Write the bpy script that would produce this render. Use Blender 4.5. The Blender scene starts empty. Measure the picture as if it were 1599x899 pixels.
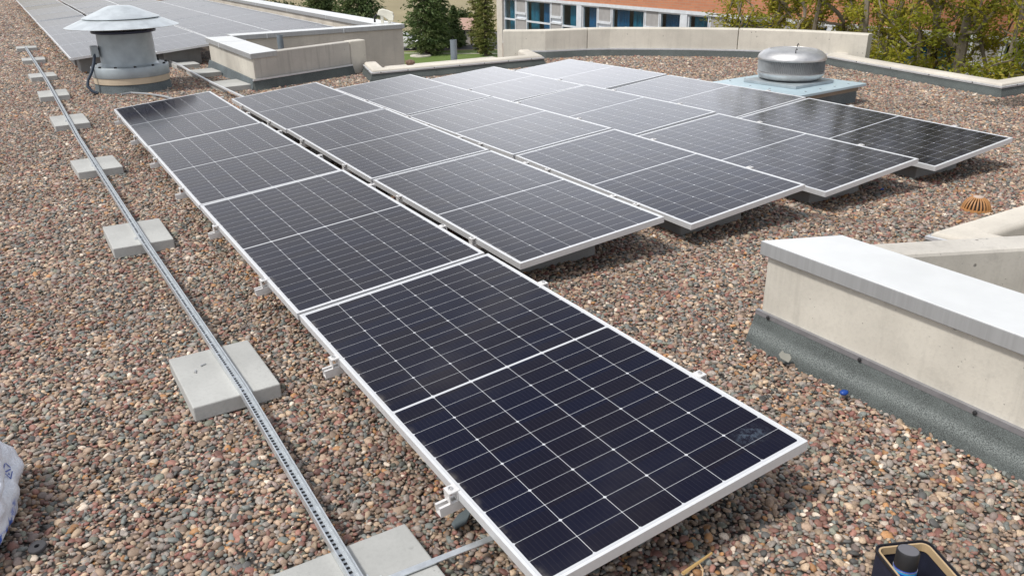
import bpy, bmesh, math, random
import numpy as np
from mathutils import Vector, Matrix, noise

R = math.radians
random.seed(7)
rng = np.random.default_rng(11)
scene = bpy.context.scene
COL = scene.collection

# ------------------------------------------------------------------ camera
YAW, PITCH, ROLL = 0.5454, 0.3997, -0.0145
CAM = Vector((-1.0376, -3.8217, 1.7581))
cy, sy, cp, sp = math.cos(YAW), math.sin(YAW), math.cos(PITCH), math.sin(PITCH)
fw = Vector((sy * cp, cy * cp, -sp)); ri = Vector((cy, -sy, 0)); up = ri.cross(fw)
c_, s_ = math.cos(ROLL), math.sin(ROLL)
ri2 = c_ * ri + s_ * up; up2 = -s_ * ri + c_ * up
cam_data = bpy.data.cameras.new('camera')
cam = bpy.data.objects.new('camera', cam_data); COL.objects.link(cam)
cam.matrix_world = Matrix(((ri2.x, up2.x, -fw.x, CAM.x), (ri2.y, up2.y, -fw.y, CAM.y), (ri2.z, up2.z, -fw.z, CAM.z), (0, 0, 0, 1)))
cam_data.sensor_width = 36; cam_data.lens = 1268.0 / 1599 * 36
cam_data.clip_start = 0.05; cam_data.clip_end = 3000
scene.camera = cam

# ------------------------------------------------------------------ light
SUN_EL, SUN_AZ = R(57), R(-93)          # azimuth from +Y, clockwise
world = bpy.data.worlds.new('World'); scene.world = world; world.use_nodes = True
wn = world.node_tree; bgn = wn.nodes['Background']
sky = wn.nodes.new('ShaderNodeTexSky'); sky.sky_type = 'NISHITA'; sky.sun_disc = False
sky.sun_elevation = SUN_EL; sky.sun_rotation = SUN_AZ
sky.air_density = 1.0; sky.dust_density = 4.0; sky.ozone_density = 1.0; sky.altitude = 1000
# bright thin cloud and haze towards the horizon, plus overhead cloud added as fill
tcw = wn.nodes.new('ShaderNodeTexCoord'); spw = wn.nodes.new('ShaderNodeSeparateXYZ'); wn.links.new(tcw.outputs['Generated'], spw.inputs[0])
mpw = wn.nodes.new('ShaderNodeMapping'); mpw.inputs[3].default_value = (1, 1, 2.2); wn.links.new(tcw.outputs['Generated'], mpw.inputs[0])
nzw = wn.nodes.new('ShaderNodeTexNoise'); nzw.inputs['Scale'].default_value = 2.3; nzw.inputs['Detail'].default_value = 6; wn.links.new(mpw.outputs[0], nzw.inputs[0])
mrw = wn.nodes.new('ShaderNodeMapRange'); mrw.interpolation_type = 'SMOOTHSTEP'; wn.links.new(spw.outputs[2], mrw.inputs[0])
mrw.inputs[1].default_value = .20; mrw.inputs[2].default_value = .62; mrw.inputs[3].default_value = 1.0; mrw.inputs[4].default_value = .14
mrn = wn.nodes.new('ShaderNodeMapRange'); wn.links.new(nzw.outputs[0], mrn.inputs[0]); mrn.inputs[1].default_value = .3; mrn.inputs[2].default_value = .7; mrn.inputs[3].default_value = -.22; mrn.inputs[4].default_value = .22
adw = wn.nodes.new('ShaderNodeMath'); adw.operation = 'ADD'; adw.use_clamp = True; 
mrz = wn.nodes.new('ShaderNodeMapRange'); mrz.interpolation_type = 'SMOOTHSTEP'; wn.links.new(spw.outputs[2], mrz.inputs[0]); mrz.inputs[1].default_value = .80; mrz.inputs[2].default_value = .96; mrz.inputs[3].default_value = 0; mrz.inputs[4].default_value = 1.0  # overhead cloud out of view, added as fill light
ad2 = wn.nodes.new('ShaderNodeMath'); ad2.operation = 'ADD'; wn.links.new(mrw.outputs[0], ad2.inputs[0]); wn.links.new(mrz.outputs[0], ad2.inputs[1]); wn.links.new(ad2.outputs[0], adw.inputs[0])
wn.links.new(mrn.outputs[0], adw.inputs[1])
mxw = wn.nodes.new('ShaderNodeMix'); mxw.data_type = 'RGBA'; wn.links.new(adw.outputs[0], mxw.inputs[0]); 
hsw = wn.nodes.new('ShaderNodeHueSaturation'); hsw.inputs['Saturation'].default_value = .42; hsw.inputs['Value'].default_value = .92; wn.links.new(sky.outputs[0], hsw.inputs['Color']); wn.links.new(hsw.outputs[0], mxw.inputs[6])   # milky haze
mxw.inputs[7].default_value = (5.8, 5.9, 6.2, 1)
# one bright cloud bank low in the north-east
dtw = wn.nodes.new('ShaderNodeVectorMath'); dtw.operation = 'DOT_PRODUCT'; wn.links.new(tcw.outputs['Generated'], dtw.inputs[0])
dtw.inputs[1].default_value = (math.sin(R(39)) * math.cos(R(13)), math.cos(R(39)) * math.cos(R(13)), math.sin(R(13)))
mrb = wn.nodes.new('ShaderNodeMapRange'); mrb.interpolation_type = 'SMOOTHSTEP'; wn.links.new(dtw.outputs['Value'], mrb.inputs[0])
mrb.inputs[1].default_value = math.cos(R(21)); mrb.inputs[2].default_value = math.cos(R(4)); mrb.inputs[3].default_value = 1.0; mrb.inputs[4].default_value = 2.7
vmw = wn.nodes.new('ShaderNodeVectorMath'); vmw.operation = 'SCALE'; wn.links.new(mxw.outputs[2], vmw.inputs[0]); wn.links.new(mrb.outputs[0], vmw.inputs['Scale'])
wn.links.new(vmw.outputs[0], bgn.inputs[0]); bgn.inputs[1].default_value = 0.13
S = Vector((math.sin(SUN_AZ) * math.cos(SUN_EL), math.cos(SUN_AZ) * math.cos(SUN_EL), math.sin(SUN_EL)))
sd = bpy.data.lights.new('sun', 'SUN'); sd.energy = 2.6; sd.angle = R(8); sd.color = (1, .955, .89)
sun = bpy.data.objects.new('sun', sd); COL.objects.link(sun); sun.rotation_euler = S.to_track_quat('Z', 'Y').to_euler()
scene.view_settings.view_transform = 'Standard'; scene.view_settings.look = 'None'
scene.view_settings.exposure = 0.26; scene.view_settings.gamma = 1
scene.view_settings.use_curve_mapping = False

# ------------------------------------------------------------------ node helpers
class NT:
    def __init__(s, name):
        s.m = bpy.data.materials.new(name); s.m.use_nodes = True
        s.t = s.m.node_tree; s.b = s.t.nodes['Principled BSDF']; s.out = s.t.nodes['Material Output']
    def n(s, typ, **kw):
        nd = s.t.nodes.new(typ)
        for k, v in kw.items(): setattr(nd, k, v)
        return nd
    def set(s, nd, i, v):
        if isinstance(v, bpy.types.NodeSocket): s.t.links.new(v, nd.inputs[i])
        else: nd.inputs[i].default_value = v
    def math(s, op, a, b=None, c=None, clamp=False):
        nd = s.n('ShaderNodeMath', operation=op, use_clamp=clamp); s.set(nd, 0, a)
        if b is not None: s.set(nd, 1, b)
        if c is not None: s.set(nd, 2, c)
        return nd.outputs[0]
    def mix(s, f, a, b):
        nd = s.n('ShaderNodeMix', data_type='RGBA'); s.set(nd, 0, f)
        for i, v in ((6, a), (7, b)):
            if not isinstance(v, bpy.types.NodeSocket): v = (*v, 1) if len(v) == 3 else v
            s.set(nd, i, v)
        return nd.outputs[2]
    def coord(s, kind='Object'): return s.n('ShaderNodeTexCoord').outputs[kind]
    def mapped(s, v, scale=(1, 1, 1), loc=(0, 0, 0)):
        nd = s.n('ShaderNodeMapping'); s.set(nd, 0, v); nd.inputs[1].default_value = loc; nd.inputs[3].default_value = scale
        return nd.outputs[0]
    def noise(s, v, scale, detail=4, rough=.55):
        nd = s.n('ShaderNodeTexNoise'); s.set(nd, 0, v); nd.inputs['Scale'].default_value = scale
        nd.inputs['Detail'].default_value = detail; nd.inputs['Roughness'].default_value = rough
        return nd.outputs[0]
    def ramp(s, f, stops, interp='LINEAR'):
        nd = s.n('ShaderNodeValToRGB'); nd.color_ramp.interpolation = interp; e = nd.color_ramp.elements
        while len(e) < len(stops): e.new(.5)
        for el, (p, c) in zip(e, stops):
            el.position = p; el.color = (*c, 1) if len(c) == 3 else c
        s.set(nd, 0, f); return nd.outputs[0]
    def step(s, f, lo, hi):
        nd = s.n('ShaderNodeMapRange', interpolation_type='SMOOTHSTEP'); s.set(nd, 0, f)
        nd.inputs[1].default_value = lo; nd.inputs[2].default_value = hi
        return nd.outputs[0]
    def bump(s, h, strength=.3, dist=.01):
        nd = s.n('ShaderNodeBump'); nd.inputs['Strength'].default_value = strength; nd.inputs['Distance'].default_value = dist
        s.set(nd, 'Height', h); s.t.links.new(nd.outputs[0], s.b.inputs['Normal'])
    def fin(s, color=None, rough=.6, metal=0., spec=None):
        if color is not None: s.set(s.b, 'Base Color', color if isinstance(color, bpy.types.NodeSocket) else (*color, 1))
        s.set(s.b, 'Roughness', rough); s.set(s.b, 'Metallic', metal)
        if spec is not None: s.set(s.b, 'Specular IOR Level', spec)
        return s.m

def plain(name, col, rough=.6, metal=0., var=.12, scale=6, bump=0.):
    t = NT(name); v = t.coord(); f = t.noise(v, scale)
    c = t.mix(f, tuple(x * (1 - var * 2) for x in col), tuple(min(1, x * (1 + var * 2)) for x in col))
    if bump: t.bump(t.noise(v, scale * 12), bump, .004)
    return t.fin(c, rough, metal)

def concrete(name, col, streak=.25, pits=.5, rough=.85):
    t = NT(name); v = t.coord()
    big = t.noise(v, 1.3, 6, .6); st = t.noise(t.mapped(v, (9, 9, .5)), 1.6, 5, .65); fine = t.noise(v, 60, 3)
    d = tuple(x * .62 for x in col); l = tuple(min(1, x * 1.12) for x in col)
    c = t.mix(t.step(big, .3, .72), tuple(x * .84 for x in col), l)
    c = t.mix(t.math('MULTIPLY', t.step(st, .5, .78), streak * 2), c, d)
    c = t.mix(t.math('MULTIPLY', t.step(fine, .45, .7), .16), c, tuple(x * .6 for x in col))
    vo = t.n('ShaderNodeTexVoronoi'); t.set(vo, 0, v); vo.inputs['Scale'].default_value = 11
    pit = t.math('SUBTRACT', 1.0, t.step(vo.outputs['Distance'], .07, .13))
    keep = t.step(t.noise(v, 5.5, 2), .52, .6)
    pm = t.math('MULTIPLY', t.math('MULTIPLY', pit, keep), pits)
    c = t.mix(pm, c, tuple(x * .22 for x in col))
    vo2 = t.n('ShaderNodeTexVoronoi'); t.set(vo2, 0, v); vo2.inputs['Scale'].default_value = 29
    pit2 = t.math('MULTIPLY', t.math('SUBTRACT', 1.0, t.step(vo2.outputs['Distance'], .07, .12)), t.step(t.noise(v, 9, 2), .5, .58)); pm2 = t.math('MULTIPLY', pit2, pits * .8)
    c = t.mix(pm2, c, tuple(x * .3 for x in col)); pm = t.math('MAXIMUM', pm, pm2)
    blot = t.step(t.noise(v, 3.1, 5, .7), .60, .70); c = t.mix(t.math('MULTIPLY', blot, .30), c, tuple(x * .62 for x in col))
    t.bump(t.math('SUBTRACT', fine, t.math('MULTIPLY', pm, 2.)), .35, .003)
    return t.fin(c, rough)

def felt(name, col=(.072, .084, .082), streak=False):
    t = NT(name); v = t.coord()
    g = t.noise(v, 260, 2, .6); big = t.noise(v, 2.2, 5, .6)
    c = t.mix(t.step(g, .38, .68), tuple(x * .5 for x in col), tuple(x * 1.75 for x in col))
    c = t.mix(t.math('MULTIPLY', t.step(big, .42, .7), .5), c, tuple(x * 1.7 for x in col))
    if streak:   # pale speckled band along the bulge of the cant strip
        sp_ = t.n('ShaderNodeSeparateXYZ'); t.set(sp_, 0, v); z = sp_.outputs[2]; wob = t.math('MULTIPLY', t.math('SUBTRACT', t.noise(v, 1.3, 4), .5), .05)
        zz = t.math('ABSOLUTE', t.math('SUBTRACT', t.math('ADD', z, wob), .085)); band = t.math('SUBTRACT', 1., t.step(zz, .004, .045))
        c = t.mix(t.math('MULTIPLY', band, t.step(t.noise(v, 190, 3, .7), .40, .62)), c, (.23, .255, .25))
    t.bump(g, .5, .003)
    return t.fin(c, .8)

def metal(name, col, rough=.35, m=.9, spangle=.25, scale=25):
    t = NT(name); v = t.coord(); f = t.noise(v, scale, 4, .6); b = t.noise(v, 1.7, 4)
    c = t.mix(t.step(f, .35, .65), tuple(x * (1 - spangle) for x in col), col)
    c = t.mix(t.math('MULTIPLY', b, .35), c, tuple(x * .7 for x in col))
    r = t.math('ADD', t.math('MULTIPLY', f, .2), rough - .1)
    return t.fin(c, r, m)

M = {}
M['alu'] = metal('anodised_aluminium', (.80, .815, .83), .45, .35, .04, 40)
M['alu_raw'] = metal('raw_aluminium', (.84, .83, .82), .45, .35, .06, 60)
def fascia_mat():  # same metal as the coping top, side shade painted in, plus runoff streaks
    t = NT('streaked_shaded_fascia'); v = t.coord(); st = t.noise(t.mapped(v, (26, 26, .8)), 1.6, 5, .65); b = t.noise(v, 2.4, 4)
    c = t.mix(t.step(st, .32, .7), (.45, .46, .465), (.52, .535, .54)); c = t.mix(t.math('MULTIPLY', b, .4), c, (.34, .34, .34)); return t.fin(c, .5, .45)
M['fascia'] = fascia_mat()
M['galv'] = metal('galvanised_steel', (.74, .78, .81), .40, .7, .15, 30)
M['cap'] = metal('coping_sheet_metal', (.80, .82, .825), .42, .25, .04, 8)
M['steel'] = metal('bright_steel', (.70, .70, .70), .46, .85, .14, 12)
M['flash'] = metal('flashing_metal', (.74, .76, .79), .45, .45, .12, 20)
M['paver'] = concrete('paver_concrete', (.42, .425, .41), .05, .5)
M['block'] = concrete('ballast_concrete', (.30, .30, .295), .3, .3)
M['conc'] = concrete('wall_concrete', (.60, .57, .50), .22, .8)
M['conc_grey'] = concrete('weathered_concrete', (.52, .495, .45), .40, .8)
M['curb'] = concrete('curb_concrete', (.62, .58, .51), .12, .5)
M['render'] = concrete('cream_render', (.64, .59, .51), .15, .15)
M['flash2'] = metal('dull_flashing_metal', (.34, .34, .36), .5, .5, .15, 20)
M['felt'] = felt('mineral_felt')
M['felt2'] = felt('blue_grey_felt', (.10, .12, .128))
M['felt3'] = felt('banded_mineral_felt', (.080, .092, .090), True)
M['black'] = plain('black_rubber', (.012, .012, .016), .5)
M['dark'] = plain('dark_gap', (.02, .02, .022), .8)

# ------------------------------------------------------------------ object helpers
class MB:
    def __init__(s): s.v = []; s.f = []
    def add(s, vs, fs):
        o = len(s.v); s.v += [tuple(p) for p in vs]; s.f += [tuple(i + o for i in f) for f in fs]; return s
    def box(s, x0, y0, z0, x1, y1, z1):
        return s.add([(x0, y0, z0), (x1, y0, z0), (x1, y1, z0), (x0, y1, z0), (x0, y0, z1), (x1, y0, z1), (x1, y1, z1), (x0, y1, z1)],
                     [(3, 2, 1, 0), (4, 5, 6, 7), (0, 1, 5, 4), (1, 2, 6, 5), (2, 3, 7, 6), (3, 0, 4, 7)])
    def prism(s, poly, z0, z1):
        n = len(poly)
        a = sum(poly[i][0] * poly[(i + 1) % n][1] - poly[(i + 1) % n][0] * poly[i][1] for i in range(n))
        if a < 0: poly = poly[::-1]
        vs = [(x, y, z0) for x, y in poly] + [(x, y, z1) for x, y in poly]
        return s.add(vs, [tuple(range(n))[::-1], tuple(range(n, 2 * n))] + [(i, (i + 1) % n, n + (i + 1) % n, n + i) for i in range(n)])
    def tube(s, path, r, n=8, cap=True):
        path = [Vector(p) for p in path]; m = len(path)
        rs = r if isinstance(r, (list, tuple)) else [r] * m
        vs = []; ref = None
        for i, p in enumerate(path):
            t = (path[min(i + 1, m - 1)] - path[max(i - 1, 0)]).normalized()
            if ref is None: ref = t.orthogonal().normalized()
            a = (ref - t * ref.dot(t)).normalized(); b = t.cross(a); ref = a
            for k in range(n):
                th = 2 * math.pi * k / n; vs.append(p + (a * math.cos(th) + b * math.sin(th)) * rs[i])
        fs = [(i * n + k, i * n + (k + 1) % n, (i + 1) * n + (k + 1) % n, (i + 1) * n + k) for i in range(m - 1) for k in range(n)]
        if cap: fs += [tuple(range(n))[::-1], tuple(range((m - 1) * n, m * n))]
        return s.add(vs, fs)
    def lathe(s, prof, n=64, c=(0, 0, 0)):
        m = len(prof); vs = [(c[0] + r * math.cos(2 * math.pi * k / n), c[1] + r * math.sin(2 * math.pi * k / n), c[2] + z) for r, z in prof for k in range(n)]
        fs = [(i * n + k, i * n + (k + 1) % n, (i + 1) * n + (k + 1) % n, (i + 1) * n + k) for i in range(m - 1) for k in range(n)]
        if prof[0][0] > 1e-6: fs.append(tuple(range(n))[::-1])
        if prof[-1][0] > 1e-6: fs.append(tuple(range((m - 1) * n, m * n)))
        return s.add(vs, fs)
    def sweep(s, path, prof, closed_prof=True):
        """profile (d, z) swept along plan polyline; d is the offset to the right of travel."""
        P = [Vector(p[:2]) for p in path]; n = len(P); k = len(prof); vs = []
        for i in range(n):
            if 0 < i < n - 1:
                a = (P[i] - P[i - 1]).normalized(); b = (P[i + 1] - P[i]).normalized()
                na = Vector((a.y, -a.x)); nb = Vector((b.y, -b.x)); m = (na + nb).normalized(); m /= max(.35, m.dot(na))
            else:
                a = ((P[1] - P[0]) if i == 0 else (P[-1] - P[-2])).normalized(); m = Vector((a.y, -a.x))
            for d, z in prof: vs.append((P[i].x + m.x * d, P[i].y + m.y * d, z))
        fs = []
        for i in range(n - 1):
            for j in range(k if closed_prof else k - 1):
                j2 = (j + 1) % k; fs.append((i * k + j, i * k + j2, (i + 1) * k + j2, (i + 1) * k + j))
        if closed_prof: fs += [tuple(range(k))[::-1], tuple(range((n - 1) * k, n * k))]
        return s.add(vs, fs)
    def mesh(s, name, smooth=False, fix=True):
        me = bpy.data.meshes.new(name); me.from_pydata(s.v, [], s.f)
        if fix:
            bm = bmesh.new(); bm.from_mesh(me); bmesh.ops.recalc_face_normals(bm, faces=bm.faces); bm.to_mesh(me); bm.free()
        if smooth: me.shade_smooth()
        return me
    def build(s, name, mat, parent=None, smooth=False, bevel=0., angle=40, fix=True):
        me = s.mesh(name, smooth, fix); me.materials.append(mat)
        return link(name, me, parent, bevel, smooth and angle)

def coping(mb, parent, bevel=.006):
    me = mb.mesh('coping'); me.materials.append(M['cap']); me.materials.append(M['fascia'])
    for p in me.polygons: p.material_index = 0 if abs(p.normal.z) > .5 else 1  # upright faces take the darker metal, shade put into the colour
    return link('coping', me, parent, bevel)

def link(name, me, parent=None, bevel=0., angle=0):
    o = bpy.data.objects.new(name, me); COL.objects.link(o)
    if parent: o.parent = parent
    if bevel:
        b = o.modifiers.new('bevel', 'BEVEL'); b.width = bevel; b.segments = 2; b.limit_method = 'ANGLE'; b.angle_limit = R(35)
    if angle:
        try: me.set_sharp_from_angle(angle=R(angle))
        except Exception: pass
    return o

def tag(o, label=None, cat=None, group=None, kind=None):
    if label: o['label'] = label
    if cat: o['category'] = cat
    if group: o['group'] = group
    if kind: o['kind'] = kind
    return o

def empty(name, loc=(0, 0, 0), label=None, cat=None, group=None, rot=(0, 0, 0)):
    o = bpy.data.objects.new(name, None); COL.objects.link(o); o.location = loc; o.rotation_euler = rot; o.empty_display_size = .1
    return tag(o, label, cat, group)

def copy_tree(o, parent=None):
    c = o.copy(); COL.objects.link(c)
    if parent: c.parent = parent
    for ch in list(o.children): copy_tree(ch, c)
    return c

def inst(name, me, parent=None, loc=(0, 0, 0), rot=(0, 0, 0)):
    o = bpy.data.objects.new(name, me); COL.objects.link(o); o.parent = parent; o.location = loc; o.rotation_euler = rot; return o

G = -0.19            # top of the roof gravel
GZ = -8.4            # ground level below the building

# ------------------------------------------------------------------ SETTING: ground, lawn, hill, roof
def ground_mat():
    t = NT('dry_ground'); v = t.coord()
    f = t.noise(v, .05, 6, .6); g = t.noise(v, 1.2, 5, .7)
    c = t.mix(t.step(f, .35, .65), (.20, .17, .085), (.27, .225, .13)); c = t.mix(t.math('MULTIPLY', t.step(g, .45, .7), .5), c, (.12, .12, .05))
    t.bump(g, .6, .2); return t.fin(c, .95)
def lawn_mat():
    t = NT('lawn_grass'); v = t.coord(); f = t.noise(v, .4, 5); g = t.noise(v, 6, 4, .7)
    c = t.mix(f, (.095, .165, .03), (.165, .225, .05)); c = t.mix(t.math('MULTIPLY', g, .5), c, (.07, .11, .02)); t.bump(g, .8, .08)
    return t.fin(c, .9)
gm = MB().add([(-900, -900, GZ), (900, -900, GZ), (900, 900, GZ), (-900, 900, GZ)], [(0, 1, 2, 3)])
tag(gm.build('ground', ground_mat()), kind='structure')
lm = MB().add([(8, 40, GZ + .004), (70, 30, GZ + .004), (62, 62, GZ + .004), (36.5, 76.5, GZ + .004), (10, 86, GZ + .004)], [(0, 1, 2, 3, 4)])
tag(lm.build('lawn', lawn_mat()), kind='structure')
pm_ = MB().add([(20, 84.3, GZ + .009), (34.5, 75.6, GZ + .009), (52, 60.6, GZ + .009), (52, 61.3, GZ + .009), (34.7, 76.1, GZ + .009), (20, 84.9, GZ + .009)], [(0, 1, 4, 5), (1, 2, 3, 4)])
tag(pm_.build('path', plain('path_concrete', (.42, .40, .34), .9)), kind='structure')
pk = MB().add([(10, 86.5, GZ + .008), (37, 77, GZ + .008), (62, 62.5, GZ + .008), (75, 80, GZ + .008), (20, 104, GZ + .008)], [(0, 1, 2, 3, 4)])
tag(pk.build('parking_road', plain('asphalt', (.06, .06, .062), .9)), kind='structure')
# dry hill rising behind
hv = []; hf = []
nx, ny = 60, 24
for j in range(ny):
    for i in range(nx):
        a = R(-15 + 100 * i / (nx - 1)); d = 106 + 500 * (j / (ny - 1)) ** 1.4
        z = GZ - .2 + (d - 106) * .085 * (1 + .5 * noise.noise(Vector((a * 3, d * .006, 1)))) + (1.2 * noise.noise(Vector((a * 14, d * .03, 5))) if j else 0)
        hv.append((CAM.x + d * math.sin(a), CAM.y + d * math.cos(a), z))
for j in range(ny - 1):
    for i in range(nx - 1):
        k = j * nx + i; hf.append((k, k + 1, k + nx + 1, k + nx))
tag(MB().add(hv, hf).build('hill', plain('dry_grass_slope', (.275, .235, .14), .95, 0, .2, .12), smooth=True, angle=180), kind='structure')

ROOF = [(-9, -9), (2.3, -9), (2.3, -1.35), (4.3, -2.15), (4.12, -1.15), (16, -1.15), (16, 2.3), (10.35, 2.25), (11.0, 5.4), (11.35, 5.05), (11.2, 6.0), (10.7, 6.95),
        (10.1, 7.65), (9.66, 8.05), (9.2, 8.5), (8.75, 8.85), (8.2, 9.15), (7.6, 9.35), (7.1, 9.6), (7.15, 8.6), (4.05, 8.6), (4.28, 9.62), (2.4, 8.85), (2.4, 11.8), (5.9, 11.8), (5.9, 46), (-9, 46)]
def roof_mat():
    t = NT('gravel_bed'); v = t.coord()
    vo = t.n('ShaderNodeTexVoronoi'); t.set(vo, 0, v); vo.inputs['Scale'].default_value = 44
    c = t.ramp(t.math('FRACT', t.math('MULTIPLY', vo.outputs['Color'], 7.3)), PAL, 'CONSTANT')
    e = t.step(vo.outputs['Distance'], .25, .62)
    c = t.mix(e, c, (.026, .022, .019)); t.bump(t.math('SUBTRACT', 1., vo.outputs['Distance']), .9, .015)
    return t.fin(c, .85)
PAL = [(0.0, (.285, .25, .22)), (.12, (.275, .195, .14)), (.27, (.265, .128, .098)), (.38, (.45, .335, .23)), (.48, (.165, .18, .168)), (.57, (.35, .25, .18)),
       (.68, (.088, .088, .085)), (.74, (.275, .21, .185)), (.83, (.57, .48, .39)), (.870, (.205, .21, .165)), (.92, (.38, .195, .08)), (.952, (.20, .085, .068))]
rb = MB().prism(ROOF, GZ, G - .012)
me = rb.mesh('flat_roof'); me.materials.append(roof_mat()); me.materials.append(M['conc'])
for p in me.polygons: p.material_index = 0 if p.normal.z > .5 else 1
tag(link('flat_roof', me), kind='structure')

# gravel: loose river pebbles, one scattered mass
def pebble_mat():
    t = NT('river_pebbles'); r = t.n('ShaderNodeObjectInfo').outputs['Random']; v = t.coord()
    loc = t.n('ShaderNodeObjectInfo').outputs['Location']; pn = t.noise(loc, 1.1, 5, .6); patch = t.math('ADD', .84, t.math('MULTIPLY', t.step(pn, .3, .7), .28))   # damp and dusty patches
    c = t.ramp(r, PAL, 'CONSTANT')
    k = t.math('FRACT', t.math('MULTIPLY', r, 91.7))
    hs = t.n('ShaderNodeHueSaturation'); t.set(hs, 'Color', c); t.set(hs, 'Value', t.math('MULTIPLY', t.math('ADD', .60, t.math('MULTIPLY', k, .88)), patch))
    hs.inputs['Saturation'].default_value = .98
    f = t.noise(v, 3.2, 3); c2 = t.mix(t.math('MULTIPLY', t.step(f, .4, .7), .35), hs.outputs[0], (.10, .085, .07))
    return t.fin(c2, .62)
peb = []
pmat = pebble_mat()
for i in range(6):
    bm = bmesh.new(); bmesh.ops.create_icosphere(bm, subdivisions=2, radius=1)
    sc = Vector((1, random.uniform(.66, .95), random.uniform(.38, .66)))
    for vtx in bm.verts:
        n = noise.noise(vtx.co * 1.1 + Vector((i * 9.1, 3, 1))) * .32 + noise.noise(vtx.co * 2.3 + Vector((i * 5.7, 0, 7))) * .10
        vtx.co = vtx.co * (1 + n); vtx.co = Vector((vtx.co.x * sc.x, vtx.co.y * sc.y, vtx.co.z * sc.z))
    me = bpy.data.meshes.new('pebble'); bm.to_mesh(me); bm.free(); me.shade_smooth(); me.materials.append(pmat)
    peb.append(bpy.data.objects.new('pebble', me))

def in_poly(px, py, poly):
    ins = np.zeros(len(px), bool); n = len(poly)
    for i in range(n):
        x0, y0 = poly[i]; x1, y1 = poly[(i + 1) % n]
        if y0 == y1: continue
        c = ((y0 > py) != (y1 > py)) & (px < (x1 - x0) * (py - y0) / (y1 - y0) + x0); ins ^= c
    return ins
def gravel_points(x0, y0, x1, y1, step, dmin, dmax, size):
    nx = int((x1 - x0) / step); ny = int((y1 - y0) / step)
    gx, gy = np.meshgrid(np.arange(nx), np.arange(ny)); gx = gx.ravel().astype(float); gy = gy.ravel().astype(float)
    px = x0 + (gx + .5 * (gy % 2) + rng.uniform(-.5, .5, gx.size)) * step; py = y0 + (gy + rng.uniform(-.5, .5, gx.size)) * step
    dx = px - CAM.x; dy = py - CAM.y; d = np.hypot(dx, dy)
    dep = (dx * fw.x + dy * fw.y + (G - CAM.z) * fw.z); sx = (dx * ri2.x + dy * ri2.y + (G - CAM.z) * ri2.z) / np.maximum(dep, .1)
    k = (d >= dmin) & (d < dmax) & (dep > .3) & (np.abs(sx) < .63 + 2.6 / np.maximum(d, 1)) & in_poly(px, py, ROOF)
    for (a, b, c_, e) in PANEL_HOLES: k &= ~((px > a) & (px < c_) & (py > b) & (py < e))
    px, py = px[k], py[k]; n = px.size
    z = G - .013 + rng.uniform(-.007, .010, n)
    rot = np.c_[rng.normal(0, .38, n), rng.normal(0, .38, n), rng.uniform(0, 6.283, n)]
    s = size * np.exp(rng.normal(0, .36, n)); s = np.clip(s, size * .45, size * 2.1)
    return np.c_[px, py, z], rot, s
# ground that lies hidden under the middle of the panel rows
PANEL_HOLES = [(.35, -1.8, 1.0, 6.7)] + [(1.373 * r + .3, .9, 1.373 * r + 1.0, 6.6) for r in range(1, 5)] + [(.3, 13.0, 5.0, 34)]
parts = [gravel_points(-6, -3.6, 7, 6, .0146, 0, 5.6, .0113), gravel_points(-7, -2, 14, 13, .0175, 5.6, 12, .0132), gravel_points(-7, 2, 16, 20, .0205, 11.8, 18, .0160), gravel_points(-7, 8, 16, 45, .030, 18, 45, .0235)]
gp = np.concatenate([p[0] for p in parts]); gr = np.concatenate([p[1] for p in parts]); gs = np.concatenate([p[2] for p in parts])
N = len(gp); print('pebbles', N)
me = bpy.data.meshes.new('gravel'); me.vertices.add(N); me.vertices.foreach_set('co', gp.astype(np.float32).ravel())
a = me.attributes.new('rot', 'FLOAT_VECTOR', 'POINT'); a.data.foreach_set('vector', gr.astype(np.float32).ravel())
a = me.attributes.new('scl', 'FLOAT', 'POINT'); a.data.foreach_set('value', gs.astype(np.float32))
a = me.attributes.new('pick', 'INT', 'POINT'); a.data.foreach_set('value', rng.integers(0, 6, N).astype(np.int32))
go = bpy.data.objects.new('gravel', me); COL.objects.link(go); tag(go, kind='stuff', label='loose multicoloured river pebbles covering the flat roof', cat='gravel')
ng = bpy.data.node_groups.new('scatter_pebbles', 'GeometryNodeTree')
ng.interface.new_socket('Geometry', in_out='INPUT', socket_type='NodeSocketGeometry'); ng.interface.new_socket('Geometry', in_out='OUTPUT', socket_type='NodeSocketGeometry')
gi = ng.nodes.new('NodeGroupInput'); goo = ng.nodes.new('NodeGroupOutput'); iop = ng.nodes.new('GeometryNodeInstanceOnPoints'); jn = ng.nodes.new('GeometryNodeJoinGeometry')
for p in reversed(peb):
    oi = ng.nodes.new('GeometryNodeObjectInfo'); oi.inputs['Object'].default_value = p; oi.inputs['As Instance'].default_value = True
    ng.links.new(oi.outputs['Geometry'], jn.inputs[0])
def named(nm, dt):
    n = ng.nodes.new('GeometryNodeInputNamedAttribute'); n.data_type = dt; n.inputs['Name'].default_value = nm
    return [o for o in n.outputs if o.enabled and o.name == 'Attribute'][0]
ng.links.new(gi.outputs[0], iop.inputs['Points']); ng.links.new(jn.outputs[0], iop.inputs['Instance']); iop.inputs['Pick Instance'].default_value = True
ng.links.new(named('pick', 'INT'), iop.inputs['Instance Index']); ng.links.new(named('scl', 'FLOAT'), iop.inputs['Scale'])
e2r = ng.nodes.new('FunctionNodeEulerToRotation'); ng.links.new(named('rot', 'FLOAT_VECTOR'), e2r.inputs[0]); ng.links.new(e2r.outputs[0], iop.inputs['Rotation'])
ng.links.new(iop.outputs[0], goo.inputs[0])
go.modifiers.new('scatter', 'NODES').node_group = ng

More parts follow.
